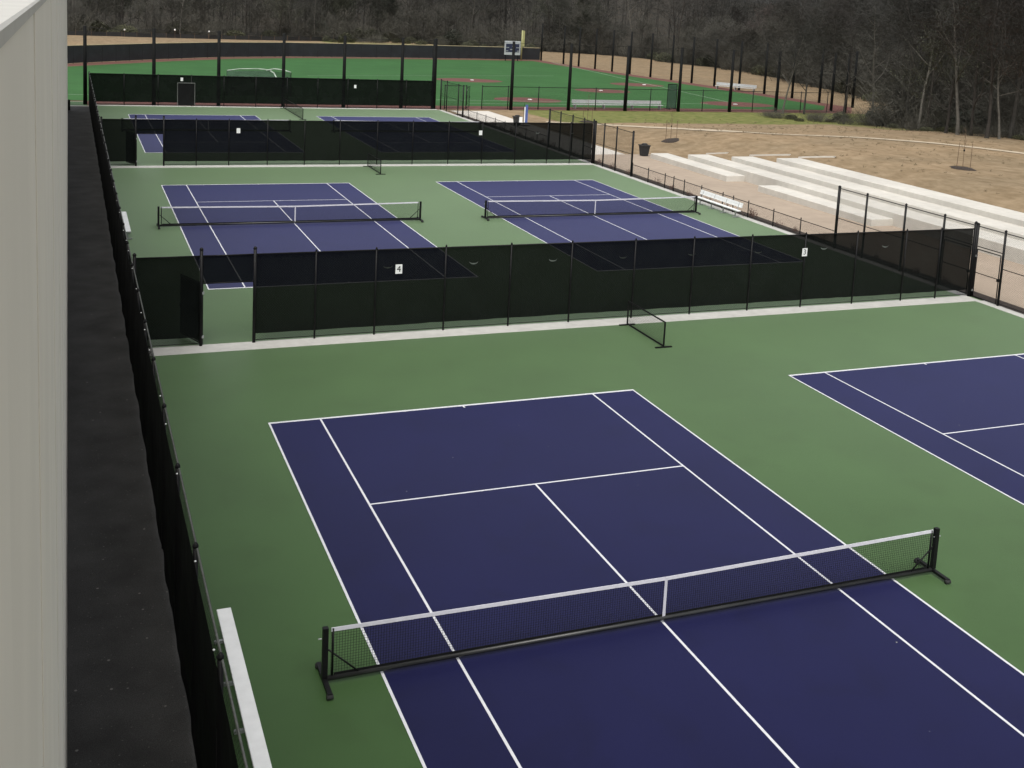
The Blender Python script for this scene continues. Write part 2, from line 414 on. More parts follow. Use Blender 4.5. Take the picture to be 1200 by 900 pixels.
def divider_net(x, y0, y1, label, h=.9):
    L = y1-y0
    root = thing('divider_net', label, 'net', (x, y0, 0), 0, 'low black nets between the courts')
    m = MB(); n = int(L/.06)
    for i in range(n+1): m.tube((0, L*i/n, .06), (0, L*i/n, h), .003, n=3, cap=False)
    for k in range(15): m.tube((0, 0, .08+(h-.08)*k/14), (0, L, .08+(h-.08)*k/14), .003, n=3, cap=False)
    tag(m.build('net_mesh', WIRE, root), kind='stuff')
    MB().tube((0, 0, h), (0, L, h), .028).build('top_cord', BLACK, root)
    MB().tube((0, 0, .06), (0, L, .06), .03).build('base_tube', BLACK, root)
    for y in (0, L):
        MB().tube((0, y, .03), (0, y, h+.02), .03).build('post', BLACK, root)
        MB().box(-.32, .32, y-.035, y+.035, 0.004, .04).build('foot', BLACK, root)
divider_net(8.5, 15.45, 18.2, 'short black divider net standing on green court before the fence with sign 4')
divider_net(8.25, 52.8, 56.2, 'short black divider net standing on green court before the second screened fence')
divider_net(9.1, 83.6, 93.6, 'long black divider net running up to the farthest screened fence', 1.0)

# ------------------------------------------------------------------ fences
def chain(parent, p0, p1, z0, z1, s=.09, r=.002, name='chain_link'):
    """diagonal wires of a chain-link fabric between two plan points"""
    p0 = Vector((p0[0], p0[1], 0)); p1 = Vector((p1[0], p1[1], 0)); d = p1-p0; L = d.length; d.normalize(); hh = z1-z0
    m = MB(); n = int((L+hh)/s)
    P = lambda u, v: p0 + d*u + Vector((0, 0, z0+v))
    for i in range(n+1):
        c = i*s
        u0 = max(0, c-hh); u1 = min(L, c)
        if u1-u0 > .01:
            m.tube(P(u0, c-u0), P(u1, c-u1), r, n=3, cap=False)
            m.tube(P(u0, hh-(c-u0)), P(u1, hh-(c-u1)), r, n=3, cap=False)
    return tag(m.build(name, WIRE, parent), kind='stuff')
def post(parent, x, y, h, r=.04, name='post', z=0.0):
    m = MB(); m.tube((x, y, z), (x, y, h), r, n=10)
    o = m.build(name, BLACK, parent, True)
    MB().lathe(x, y, [(r*1.12, h), (r*1.12, h+.03), (r*.8, h+.06), (r*.25, h+.085)], 10).build('post_cap', BLACK, o, True)
    return o
def rail(parent, p0, p1, r=.022, name='rail', m=None):
    return MB().tube(p0, p1, r, n=8).build(name, m or BLACK, parent, True)
def screen(parent, p0, p1, z0, z1, m=None, name='windscreen', wav=.012, hem=True):
    p0 = Vector((p0[0], p0[1], 0)); p1 = Vector((p1[0], p1[1], 0)); d = p1-p0; L = d.length; d.normalize(); nn = Vector((-d.y, d.x, 0))
    nu = max(2, int(L/.4)); nv = 6; vs = []; fs = []
    rr = random.Random(int(L*100)+int(p0.y))
    for j in range(nv+1):
        for i in range(nu+1):
            w_ = wav*(math.sin(i*.9+j*.5)+rr.uniform(-1, 1))*(0 if j == nv else 1)
            sag = -.02*abs(math.sin(i*math.pi/6.1))*(1 if j == nv else 0) + (.02*rr.random() if j == 0 else 0)
            vs.append(p0+d*(L*i/nu)+nn*w_+Vector((0, 0, z0+(z1-z0)*j/nv+sag)))
    for j in range(nv):
        for i in range(nu): fs.append((j*(nu+1)+i, j*(nu+1)+i+1, (j+1)*(nu+1)+i+1, (j+1)*(nu+1)+i))
    return MB().add(vs, fs).build(name, m or SCREEN, parent, True)
VENT = mat('vent_bright_backdrop', (.24, .26, .25), .7, .1, 4)  # bright background showing through the cut, put into the flap colour
VENT_DIM = mat('vent_dim_backdrop', (.05, .056, .053), .7, .1, 4)  # darker copy of the vent colour where less background light shows through
def vent(parent, x, y, z, m, s=.17):
    """half-moon wind vent: the flap hangs open below its cut, painted with the light behind it"""
    v = []; f = []; n = 8
    for i in range(n+1):
        t = math.pi*(1.08+ .84*i/n); a = .10*math.sin(math.pi*i/n)+.008
        v += [(x+s*math.cos(t), y, z+s*.75*math.sin(t)), (x+s*math.cos(t)*(1-a*2.2), y-.03*math.sin(math.pi*i/n), z+s*.75*math.sin(t)*(1-a*4.2))]
    for i in range(n): f.append((2*i, 2*i+2, 2*i+3, 2*i+1))
    MB().add(v, f).build('wind_vent', m, parent)

def gate_leaf(parent, hinge, ang, wdt, h, scr=True, z0=.06):
    d = Vector((math.cos(ang), math.sin(ang), 0)); P = lambda u, z: Vector((hinge[0], hinge[1], 0))+d*u+Vector((0, 0, z))
    g = MB(); g.path([P(.04, z0), P(.04, h), P(wdt, h), P(wdt, z0), P(.04, z0)], .022); 
    g.tube(P(.04, h*.52), P(wdt, h*.52), .018)
    o = g.build('gate', BLACK, parent, True)
    a, b = P(.06, 0), P(wdt-.02, 0)
    if scr: screen(o, a, b, z0+.02, h-.02, SCREEN, 'gate_screen', .004)
    else: chain(o, a, b, z0, h)
    MB().box(-.05, .05, -.04, .04, -.06, .06).build('latch', BLACK, o).location = P(wdt-.02, h*.5)
    for z in (.3, h-.3): MB().box(-.035, .035, -.035, .035, -.04, .04).build('hinge', ALU_GREY, o).location = P(.01, z)
    return o

DIV_X = [-2.81, -.77, 1.7, 4.13, 6.5, 9.08, 11.58, 14.17, 16.67, 19.19, 21.68, 23.5]
def divider(Y, label, vents, rng):
    root = thing('divider_fence', label, 'fence', (0, 0, 0), 0, 'screened fences between the court pairs')
    TOP = 2.98
    gx0, gx1 = -6.48, -4.80
    for x in DIV_X: post(root, x, Y, TOP, .032)
    for x, h in ((-8.5, 3.05), (gx0, 3.16), (gx1, 3.14), (25.33, 3.2)): post(root, x, Y, h, .055, 'corner_post')
    for a, b in ((-8.5, gx0), (gx0, gx1), (gx1, 25.33)): rail(root, (a, Y, TOP-.02), (b, Y, TOP-.02), .024, 'top_rail')
    for a, b in ((-8.5, gx0), (gx1, 25.33)):
        rail(root, (a, Y, .09), (b, Y, .09), .013, 'bottom_wire')
        chain(root, (a, Y+.035), (b, Y+.035), .05, TOP-.04)
        screen(root, (a+.05, Y+.055), (b-.05, Y+.055), .27, TOP-.01)
    rail(root, (gx0, Y, 2.06), (gx1, Y, 2.06), .022, 'gate_header')
    screen(root, (gx0+.05, Y+.03), (gx1-.05, Y+.03), 2.06, TOP-.01, SCREEN, 'windscreen', .004)
    gate_leaf(root, (gx0+.06, Y-.02), R(112), 1.5, 2.05)
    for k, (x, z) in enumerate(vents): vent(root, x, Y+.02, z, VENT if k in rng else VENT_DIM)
    return root
V1 = [(-5.2, 2.44), (-.35, 2.42), (2.74, 2.44), (5.77, 2.42), (8.6, 2.42), (11.52, 2.42), (14.5, 2.40), (17.6, 2.44), (20.65, 2.42)]
divider(19.03, 'black windscreen fence carrying sign 4 and an open gate, next to the entrance side gate', V1[1:], (1, 2, 6, 7))
divider(57.05, 'second black windscreen fence with an open gate, past the bench with a backrest', [(x, 2.3) for x in (18.6, 20.9, 23.6)], (1,))

def number_sign(x, y, z, digit, label, s=.26):
    o = thing('court_number_sign', label, 'sign', (x, y, z), 0, 'white number plates on the windscreens')
    MB().bev(-s*.45, s*.45, -.012, .0, -s*.62, s*.62, .004).build('plate', ALU, o)
    if digit:
        cu = bpy.data.curves.new('digit', 'FONT'); cu.body = digit; cu.size = s*1.15; cu.align_x = 'CENTER'; cu.align_y = 'CENTER'; cu.extrude = .002
        t = bpy.data.objects.new('digit', cu); col.objects.link(t)
        me = bpy.data.meshes.new_from_object(t); bpy.data.objects.remove(t); me.materials.clear(); me.materials.append(BLACK_MATT)
        q = link('digit', me, o, (0, -.0155, 0)); q.rotation_euler = (R(90), 0, 0)
number_sign(.01, 18.97, 2.28, '4', 'white plate with black number 4 on black windscreen')
number_sign(16.60, 18.95, 2.27, '3', 'white number plate on the front windscreen towards the seating tiers')
number_sign(-.19, 56.97, 2.29, None, 'white plate on the second screened fence near its open gate')
number_sign(16.49, 56.97, 2.23, None, 'white plate on the second screened fence towards the walkway end')
number_sign(-.40, 94.33, 2.55, None, 'white plate above the closed gate frame in the farthest screened fence')
number_sign(16.37, 94.33, 2.21, None, 'white plate on the farthest screened fence away from its gate')

# side fence beside the asphalt strip: rail along the top, screen, posts
def left_fence():
    root = thing('side_fence', 'long black windscreen fence between the asphalt strip and the courts', 'fence')
    X = -8.62; y0, y1 = -22.0, 94.4; n = 38
    me = None
    for i in range(n+1):
        y = y0+(y1-y0)*i/n
        if me is None:
            p_ = post(root, X, y, 3.03, .042); me = p_.data; cap = p_.children[0].data; py0 = y
        else:
            p_ = link('post', me, root, (0, y-py0, 0)); link('post_cap', cap, p_)
    rail(root, (X+.02, y0, 3.02), (X+.02, y1, 3.02), .017, 'top_rail', RAIL_WORN)
    rail(root, (X, y0, 1.5), (X, y1, 1.5), .02, 'middle_rail')
    rail(root, (X, y0, .08), (X, y1, .08), .014, 'bottom_wire')
    chain(root, (X+.045, y0), (X+.045, y1), .04, 2.99, .09)
    screen(root, (X-.05, y0), (X-.05, y1), .05, 2.96, SCREEN_SIDE, 'windscreen', .014)
    gm = MB().lathe(0, 0, [(.013, 0), (.018, .01), (.008, .02)], 8).mesh('screen_tie', ALU)
    r2 = random.Random(3); y = -9.0
    while y < 90:
        link('screen_tie', gm, root, (X-.06+.05*r2.random(), y, 3.02+.02*r2.random())); y += r2.choice((1.6, 2.4, 3.2))
left_fence()

def far_fence():
    root = thing('court_end_fence', 'farthest black windscreen fence with a closed gate, before the ball field', 'fence')
    Y = 94.4; TOP = 2.95; x = -8.6; xs = []
    while x < 24.7: xs.append(x); x += 3.03
    for x in xs: post(root, x, Y, TOP, .04)
    rail(root, (-8.6, Y, TOP-.02), (24.66, Y, TOP-.02), .026, 'top_rail')
    rail(root, (-8.6, Y, .1), (24.66, Y, .1), .014, 'bottom_wire')
    screen(root, (-8.55, Y+.06), (24.6, Y+.06), .3, TOP, SCREEN_FAR)
    chain(root, (-8.55, Y+.03), (24.6, Y+.03), .05, .36, .1, .003)
    g = MB(); g.path([(-.78, Y-.06, .1), (-.78, Y-.06, 2.2), (.8, Y-.06, 2.2), (.8, Y-.06, .1)], .04)
    g.build('gate_frame', mat('gleam_grey_frame', (.10, .105, .10), .5, .15, 5), root)  # the gleam on the frame is painted in as grey
    MB().box(-.72, .74, Y-.04, Y-.02, .08, 2.14).build('gate', BLACK_MATT, root)
far_fence()

def side_section(ys, h, label, gate=None, scr=False, X=25.42, r=.072, mid=True, group=None, name='side_fence', ms=.09):
    root = thing(name, label, 'fence', (0, 0, 0), 0, group)
    for k, y in enumerate(ys): post(root, X, y, h, r if k in (0, len(ys)-1) or r < .04 else r*.72)
    a, b = min(ys), max(ys)
    segs = [(a, b)] if gate is None else [(a, gate[0]), (gate[1], b)]
    rail(root, (X, a, h-.06), (X, b, h-.06), .021, 'top_rail')
    for p, q in segs:
        if q-p < .1: continue
        if mid: rail(root, (X, p, h*.5), (X, q, h*.5), .018, 'middle_rail')
        rail(root, (X, p, .1), (X, q, .1), .016, 'bottom_rail')
        chain(root, (X+.03, p), (X+.03, q), .06, h-.08, ms)
    if gate:
        rail(root, (X, gate[0], 2.22), (X, gate[1], 2.22), .02, 'gate_header')
        chain(root, (X+.03, gate[0]), (X+.03, gate[1]), 2.24, h-.08, ms)
        gate_leaf(root, (X, gate[1]-.08), R(-90), gate[1]-gate[0]-.2, 2.1, False)
    return root
side_section([19.0, 17.45, 14.7, 11.9, 9.1, 6.2, 3.0, 0, -3, -6, -9, -12, -15, -18, -21], 3.14, 'tall open black chain-link side fence with a closed gate beside the sign 4 fence', gate=(17.45, 19.0))
side_section([28.4, 26.25, 23.5, 20.98, 19.12], 3.14, 'tall open black chain-link fence before the lower seating tiers, past the sign 4 fence', gate=(19.15, 20.98))
side_section([50.9, 53.4, 55.4, 56.9], 3.1, 'tall open black chain-link fence across from the trash can by the tiers')
side_section([57.2, 58.9, 61.0, 63.3, 65.5], 3.1, 'tall open black chain-link fence beyond the second screened fence, by the walkway', gate=(57.2, 58.9))
side_section([28.5, 31.4, 33.9, 36.4, 38.0, 39.15, 41.6, 43.7, 45.05, 46.2, 48.5, 50.8], .92, 'waist-high black chain-link fence behind the white bench with a backrest', r=.03, mid=False, X=25.46, name='low_fence', ms=.09)
side_section([65.6, 68, 70.5, 73, 75.5, 78, 80.5, 83, 85.5, 87.0], .92, 'waist-high black chain-link fence along the pale walkway, beyond the second screened fence', r=.03, mid=False, X=25.46, name='low_fence', ms=.09)
side_section([87.1, 88.6, 92.3, 94.3], 3.1, 'short tall black fence section at the walkway end beside the ball field')

# ------------------------------------------------------------------ benches
def bench(x, y0, y1, label, back=False, flip=1, h=.45, wd=.25):
    L = y1-y0; root = thing('bench', label, 'bench', (x, y0, .004), 0)
    MB().bev(-wd/2, wd/2, 0, L, h-.045, h, .008).build('seat', ALU, root)
    MB().box(-wd/2+.01, wd/2-.01, .01, L-.01, h-.06, h-.047).build('seat_channel', ALU_GREY, root)
    n = 4
    for i in range(n):
        y = .35+(L-.7)*i/(n-1); g = MB()
        g.box(-.03, .03, y-.025, y+.025, .05, h-.06); g.box(-.2, .2, y-.03, y+.03, 0, .05)
        g.add([(-.028, y-.02, .3), (.028, y-.02, .3), (.1, y-.02, h-.06), (-.1, y-.02, h-.06), (-.028, y+.02, .3), (.028, y+.02, .3), (.1, y+.02, h-.06), (-.1, y+.02, h-.06)],
              [(0, 1, 2, 3), (5, 4, 7, 6), (1, 5, 6, 2), (4, 0, 3, 7)])
        lg = g.build('leg', ALU_GREY, root)
        if back:
            MB().tube((flip*.05, y, .3), (flip*.24, y, .86), .022).build('back_support', ALU_GREY, lg)
    if back:
        bk = MB(); a = flip
        for z, xx in ((.60, .165), (.735, .205)):
            bk = MB(); bk.add([(a*xx-.012, 0, z), (a*xx-.012, L, z), (a*(xx+.035)-.012, L, z+.125), (a*(xx+.035)-.012, 0, z+.125),
                               (a*xx+.02, 0, z), (a*xx+.02, L, z), (a*(xx+.035)+.02, L, z+.125), (a*(xx+.035)+.02, 0, z+.125)],
                              [(0, 1, 2, 3), (5, 4, 7, 6), (3, 2, 6, 7), (1, 0, 4, 5), (0, 3, 7, 4), (2, 1, 5, 6)])
            bk.build('back_slat', ALU, root)
    return root
bench(-7.85, -2.5, 2.08, 'long white backless bench along the side fence on the nearest green court')
bench(-7.95, 35.1, 39.7, 'white backless bench along the side fence on the middle court pair')
bench(24.72, 36.2, 40.8, 'white aluminium bench with slatted backrest before the low fence', True)

# ------------------------------------------------------------------ concrete seating tiers
def tier(x0, x1, y0, y1, z, label):
    o = MB().bev(x0, x1, y0, y1, -.3, z, .025).build('seating_tier', CONC)
    return tag(o, label, 'seat wall', 'concrete seating tiers on the bank')
tier(31.5, 33.0, 48.4, 59.4, .40, 'lowest short concrete tier with the trash can at its end')
tier(31.5, 33.0, 33.1, 44.5, .40, 'lowest short concrete tier opposite the tall open side fence')
tier(33.0, 34.75, -6, 56.3, .74, 'long concrete tier directly behind the two short lowest tiers')
tier(34.75, 36.6, -6, 53.0, 1.06, 'long concrete tier, second highest, between two other long tiers')
tier(36.6, 38.6, -6, 50.0, 1.38, 'long highest concrete tier against the bare dirt slope')
def edging(x0, y0, x1, y1, label):
    m = MB(); n = 10; d = Vector((x1-x0, y1-y0, 0)).normalized(); q = Vector((-d.y, d.x, 0))*.09
    for i in range(n):
        a = Vector((x0+(x1-x0)*i/n, y0+(y1-y0)*i/n, 0)); b = Vector((x0+(x1-x0)*(i+1)/n, y0+(y1-y0)*(i+1)/n, 0))
        za, zb = H(a.x, a.y), H(b.x, b.y)
        U = lambda p, s, z: (p+q*s)+Vector((0, 0, z))
        m.add([U(a, -1, za-.2), U(b, -1, zb-.2), U(b, 1, zb-.2), U(a, 1, za-.2), U(a, -1, za+.07), U(b, -1, zb+.07), U(b, 1, zb+.07), U(a, 1, za+.07)],
              [(4, 5, 6, 7), (0, 1, 5, 4), (2, 3, 7, 6)] + ([(0, 4, 7, 3)] if i == 0 else []) + ([(1, 2, 6, 5)] if i == n-1 else []))
    tag(m.build('edging_kerb', CONC_WALK), label, 'kerb', 'edging kerbs in the dirt at the tier ends')
for (a, b), lb in ((((828, 180.5), (853, 179.5)), 'second lowest tier'), (((879, 182.8), (926, 181.8)), 'third lowest tier'), (((936, 185.2), (979, 184.2)), 'highest tier')):
    p, q = hit(*a), hit(*b); edging(p.x, p.y, q.x, q.y, 'thin pale kerb in the dirt at the end of the '+lb)

# pale footpath over the bank
def footpath():
    px = [(640, 143), (700, 146), (740, 148), (800, 151), (850, 154), (900, 157), (950, 159), (1000, 161), (1050, 164.5), (1100, 168.5), (1150, 174), (1200, 180), (1260, 190)]
    pts = [hit(x, y) for x, y in px]
    fine = []
    for a, b in zip(pts, pts[1:]):
        for k in range(8): fine.append(a.lerp(b, k/8))
    for _ in range(6):
        fine = [fine[0]]+[(fine[i-1]+fine[i]*2+fine[i+1])/4 for i in range(1, len(fine)-1)]+[fine[-1]]
    vs = []; fs = []
    for i, p in enumerate(fine):
        d = (fine[min(i+1, len(fine)-1)]-fine[max(i-1, 0)]); d.z = 0; d.normalize(); q = Vector((-d.y, d.x, 0))
        wd = .55 + .06*math.sin(i*1.7)
        for s in (-1, 1):
            a = p+q*wd*s; vs.append((a.x, a.y, H(a.x, a.y)+.035))
    for i in range(len(fine)-1): fs.append((2*i, 2*i+2, 2*i+3, 2*i+1))
    o = MB().add(vs, fs).build('path', PATHM); o['kind'] = 'structure'
footpath()

def litter_bin(x, y, label, bag=False):
    root = thing('trash_can', label, 'trash can', (x, y, 0))
    b = MB(); v = []
    for z, s in ((0, .24), (.8, .33)):
        for sx, sy in ((-1, -1), (1, -1), (1, 1), (-1, 1)): v.append((sx*s, sy*s, z))
    b.add(v, [(3, 2, 1, 0), (0, 1, 5, 4), (1, 2, 6, 5), (2, 3, 7, 6), (3, 0, 4, 7)]); b.build('body', RUBBER, root)
    MB().bev(-.38, .38, -.38, .38, .8, .88, .03).build('rim', RUBBER, root)
    if bag: MB().bev(.05, .36, -.40, -.33, .3, .86, .01).build('liner_bag', ALU, root)
    MB().lathe(0, 0, [(.26, .88), (.24, .95), (.16, 1.0)], 14).build('lid', RUBBER, root, True)
litter_bin(31.6, 60.7, 'black trash can at the end of the lowest concrete tier')
litter_bin(28.6, 80.5, 'black trash can with white liner beside the blue banner', True)
def banner():
    root = thing('banner', 'narrow blue and white upright banner beside the walkway trash can', 'banner', (29.45, 80.2, 0))
    MB().box(-.20, .06, -.012, .012, .25, 2.0).build('blue_cloth', BLUEB, root)
    MB().box(-.30, -.202, -.010, .010, .25, 1.8).build('white_cloth', ALU, root)
    MB().tube((-.34, 0, 0), (-.34, 0, 2.1), .02).build('pole', BLACK, root)
    MB().box(-.5, .25, -.2, .2, 0, .04).build('base', BLACK, root)
banner()

def sapling(p, label, rs):
    z = H(p.x, p.y); root = thing('staked_sapling', label, 'sapling', (p.x, p.y, z), 0, 'young staked trees on the bare bank')
    r_ = random.Random(rs)
    n = 22; ring = []
    prof = [(1.0, .0), (.8, .07), (.45, .10), (.0, .11)]
    ks = [r_.uniform(.88, 1.12) for _ in range(n)]; v = []; f = []
    for k, (a, zz) in enumerate(prof[:-1]):
        for i in range(n):
            t = 2*math.pi*i/n; xx, yy = .72*a*ks[i]*math.cos(t), .95*a*ks[i]*math.sin(t); v.append((xx, yy, zz+H(p.x+xx, p.y+yy)-z+.01))
    v.append((0, 0, .12))
    for k in range(2):
        for i in range(n): f.append((k*n+i, k*n+(i+1) % n, (k+1)*n+(i+1) % n, (k+1)*n+i))
    for i in range(n): f.append((2*n+i, 2*n+(i+1) % n, 3*n))
    MB().add(v, f).build('mulch_ring', MULCH, root, True)
    for dx, dy in ((-.42, .12), (.40, -.25)):
        MB().tube((dx, dy, -.1), (dx+r_.uniform(-.06, .06), dy, 1.75), .024, .02, 6).build('stake', STAKE, root)
    t = MB(); pts = [Vector((0, 0, -.05))]
    for i in range(6): pts.append(pts[-1]+Vector((r_.uniform(-.03, .03), r_.uniform(-.03, .03), .42)))
    for i, (a, b) in enumerate(zip(pts, pts[1:])): t.tube(a, b, .026-.003*i, .023-.003*i, 6)
    t.build('trunk', STAKE, root)
    tw = MB()
    for i in range(16):
        q = pts[3+i % 4]; e = q+Vector((r_.uniform(-.3, .3), r_.uniform(-.3, .3), r_.uniform(.2, .5))); tw.tube(q, e, .006, .003, 4)
    tw.build('twigs', STAKE, root)
    MB().lathe(pts[3].x, pts[3].y, [(.05, 1.18), (.06, 1.22), (.05, 1.30)], 8).build('tie', BLACK, root)
sapling(hit(1128, 198), 'bare staked sapling in dark mulch on the bank above the highest tier', 1)
sapling(hit(786, 165), 'bare staked sapling in dark mulch above the trash can', 2)
sapling(hit(688, 143), 'bare staked sapling in dark mulch at the start of the pale path', 3)

# ------------------------------------------------------------------ building beside the camera
def building():
    m, nt, b = newmat('wall_coating')
    tc, no, cr = noise_col(nt, (.78, .745, .66), .04, .9, 6)
    st = N(nt, 'ShaderNodeTexNoise'); st.inputs['Scale'].default_value = 2.0; st.inputs['Detail'].default_value = 6
    mp = N(nt, 'ShaderNodeMapping'); mp.inputs['Scale'].default_value = (.35, .35, .05)
    nt.links.new(tc.outputs['Object'], mp.inputs['Vector']); nt.links.new(mp.outputs[0], st.inputs['Vector'])
    c2 = N(nt, 'ShaderNodeValToRGB'); c2.color_ramp.elements[0].position = .35; c2.color_ramp.elements[1].position = .65
    c2.color_ramp.elements[0].color = (.95, .95, .94, 1); c2.color_ramp.elements[1].color = (1.02, 1.02, 1.02, 1)
    nt.links.new(st.outputs['Fac'], c2.inputs['Fac'])
    nt.links.new(mul(nt, cr.outputs['Color'], c2.outputs['Color']), b.inputs['Base Color'])
    b.inputs['Roughness'].default_value = .75
    bump(nt, b, tc.outputs['Object'], 140, .2, .002, 4)
    COPE = mat('pale_coping', (.52, .51, .47), .6, .08, 2.5, .1, .8)
    X = CX-.10; ZT = CZ-.079
    root = thing('building', 'pale panelled building wall with white coping beside the asphalt strip', 'building', (X, 0, 0))
    MB().box(-30, -.06, -40, 90, 0, ZT-.30).build('core', m, root)
    pw = 1.95; n = 66; y0 = CY+2.03-pw*11
    me = MB().bev(-.058, 0, .004, pw-.004, .0, ZT-.034, .0).mesh('wall_panel', m)
    k = 0; y = y0
    while y < 89.5:
        link('wall_panel', me, root, (-.0035*(k % 2), y, 0)); y += pw; k += 1
    yend = y
    MB().box(-.10, -.012, y0, yend, 0, ZT-.05).build('wall_backing', mat('joint_dark', (.10, .10, .095), .9, .1, 3), root)
    yy = y0
    cm = MB().bev(-.42, .004, .002, 2.996, -.032, 0, .006).mesh('coping', COPE)
    while yy < yend:
        link('coping', cm, root, (0, yy, ZT)); yy += 3.0
    MB().box(-30, -.425, y0, yend, ZT-.30, ZT-.06).build('roof', COPE, root)
    bo = MB().box(0.004, .20, 89.6, 89.9, 0, .9); bo.build('corner_guard', BLACK_MATT, root)
building()

# ------------------------------------------------------------------ ball field
OUT = [(-60, 96), (-40, 112), (-24, 132), (-9.8, 149.4), (1.7, 162.5), (12.5, 173), (25, 180.5), (36, 184.2), (48.2, 188), (62.7, 191.8), (78.4, 194.8)]
LINE_R = [(78.4, 194.8), (79.3, 176), (80.4, 160), (82.4, 146), (83.6, 134), (84.6, 120), (85.4, 104), (79.5, 96.5)]
NEAR = [(79.5, 96.5), (24.7, 95.0), (-60, 95.0)]
def poly(name, pts, z, m):
    vs = [(x, y, z) for x, y in pts]; o = MB().add(vs, [tuple(range(len(vs)))]).build(name, m); o['kind'] = 'structure'
    import bmesh
    bm = bmesh.new(); bm.from_mesh(o.data)
    bmesh.ops.recalc_face_normals(bm, faces=bm.faces[:])
    if bm.faces[0].normal.z < 0: bmesh.ops.reverse_faces(bm, faces=bm.faces[:])
    bmesh.ops.triangulate(bm, faces=bm.faces[:]); bm.to_mesh(o.data); bm.free(); return o
ring = OUT + LINE_R[1:] + NEAR[1:-1]
poly('warning_track', ring, -.02, CLAY)
def inset(pts, d):
    c = Vector((20, 130)); out = []
    n = len(pts)
    for i in range(n):
        a, b, e = Vector(pts[i-1]), Vector(pts[i]), Vector(pts[(i+1) % n])
        n1 = Vector(((b-a).y, -(b-a).x)).normalized(); n2 = Vector(((e-b).y, -(e-b).x)).normalized()
        nn = (n1+n2).normalized(); k = max(.5, nn.dot(n1)); out.append(tuple(b+nn*(d/k)))
    return out
poly('turf_field', inset(ring, 3.4), -.008, TURF)
sheet('turf_apron', -60, -8.8, 93.6, 97.4, -.004, TURF_LIGHT, .01)
def patch(x, y, rx, ry, n=28, rs=1):
    r_ = random.Random(rs); poly('clay_patch', [(x+rx*math.cos(2*math.pi*i/n)*r_.uniform(.96, 1.04), y+ry*math.sin(2*math.pi*i/n)*r_.uniform(.96, 1.04)) for i in range(n)], -.002, CLAY)
for k, (x, y, a, b) in enumerate([(40.3, 106.8, 4.2, 3.2), (42.8, 135.8, 5.0, 3.6), (57.6, 122.2, 4.0, 3.2), (68.8, 105.8, 5.0, 3.4), (69.5, 134.8, 4.2, 3.4)]): patch(x, y, a, b, rs=k)
def chalk(a, b, wd=.16):
    a = Vector(a); b = Vector(b); d = (b-a).normalized(); q = Vector((-d.y, d.x))*wd/2
    poly('field_line', [tuple(a-q), tuple(b-q), tuple(b+q), tuple(a+q)], .003, CHALK)
chalk((-20, 104.2), (64.4, 105.6)); chalk((69.2, 108.6), (78.2, 188), .16); chalk((20, 137.5), (62, 149.5), .12); chalk((31, 101.4), (58, 102.4), .14); chalk((-30, 97.1), (-8.8, 97.3), .2)
bm_ = MB().bev(-.2, .2, -.2, .2, 0, .09, .02).mesh('base_bag', BASEW)
for (x, y), lb in (((40.6, 106.9), 'white base in the clay patch behind the walkway trash can'), ((43.4, 136.0), 'white base in the clay patch across the turf from the field gate'), ((57.4, 122.3), 'white pitching plate in the middle clay patch'), ((68.2, 105.2), 'white home plate in the clay patch beside the wood'), ((70.6, 134.6), 'white base in the clay patch before the foul line fence')):
    tag(link('base_bag', bm_, None, (x, y, .0)), lb, 'base', 'bases on the ball field')

def outfield_fence():
    root = thing('outfield_fence', 'curved dark padded outfield fence around the far turf', 'fence')
    PAD = mat('fence_padding', (.013, .016, .019), .6, .3, .8)
    HH = 2.4
    pts = []
    for a, b in zip(OUT, OUT[1:]):
        n = max(1, round((Vector(b)-Vector(a)).length/3.0))
        for i in range(n): pts.append(Vector(a).lerp(Vector(b), i/n))
    pts.append(Vector(OUT[-1]))
    cap = MB()
    for a, b in zip(pts, pts[1:]):
        d = (b-a).normalized(); q = Vector((-d.y, d.x))*.04; a2 = a+d*.015; b2 = b-d*.015
        v = [(*(a2-q), .05), (*(b2-q), .05), (*(b2+q), .05), (*(a2+q), .05), (*(a2-q), HH), (*(b2-q), HH), (*(b2+q), HH), (*(a2+q), HH)]
        MB().add(v, [(3, 2, 1, 0), (4, 5, 6, 7), (0, 1, 5, 4), (1, 2, 6, 5), (2, 3, 7, 6), (3, 0, 4, 7)]).build('panel', PAD, root)
        cap.tube((a.x, a.y, HH+.05), (b.x, b.y, HH+.05), .055, n=6)
        MB().tube((a.x, a.y, -.02), (a.x, a.y, HH), .05, n=6).build('post', BLACK, root)
    cap.build('top_cap', DIRTY_TAN, root)
outfield_fence()
def net_run(pts, label, h, mesh_op, name='ball_safety_net'):
    root = thing(name, label, 'safety net', (0, 0, 0), 0, 'tall ball nets on black poles')
    NETF = MATS.get('ball_netting') or cloth('ball_netting', (.02, .02, .02), mesh_op)
    for x, y in pts:
        MB().tube((x, y, -.05), (x, y, h), .19, .15, 10).build('pole', BLACK_MATT, root, True)
    for (a, b), (c, d) in zip(pts, pts[1:]):
        k = 6; cab = MB()
        for z in (h-.08,):
            q = [(a+(c-a)*i/k, b+(d-b)*i/k, z-.18*math.sin(math.pi*i/k)) for i in range(k+1)]; cab.path(q, .018, 5)
        cab.build('cable', BLACK, root)
        MB().quad((a, b, .1), (c, d, .1), (c, d, h-.2), (a, b, h-.2)).build('netting', NETF, root)
net_run([(-8.95, 94.75), (-2.9, 94.75), (3.05, 94.75), (9.25, 94.75), (15.3, 94.75), (21.3, 94.75), (24.7, 94.75)], 'tall ball net on black poles behind the farthest screened fence', 7.25, .055)
net_run([(24.9, 94.95), (33.6, 95.1), (40.5, 95.4), (47.6, 95.6), (54.6, 95.9), (61.6, 96.1), (68.2, 96.3), (78.3, 99.0)], 'tall ball net on black poles along the green strip by the dirt bank', 7.3, .055)
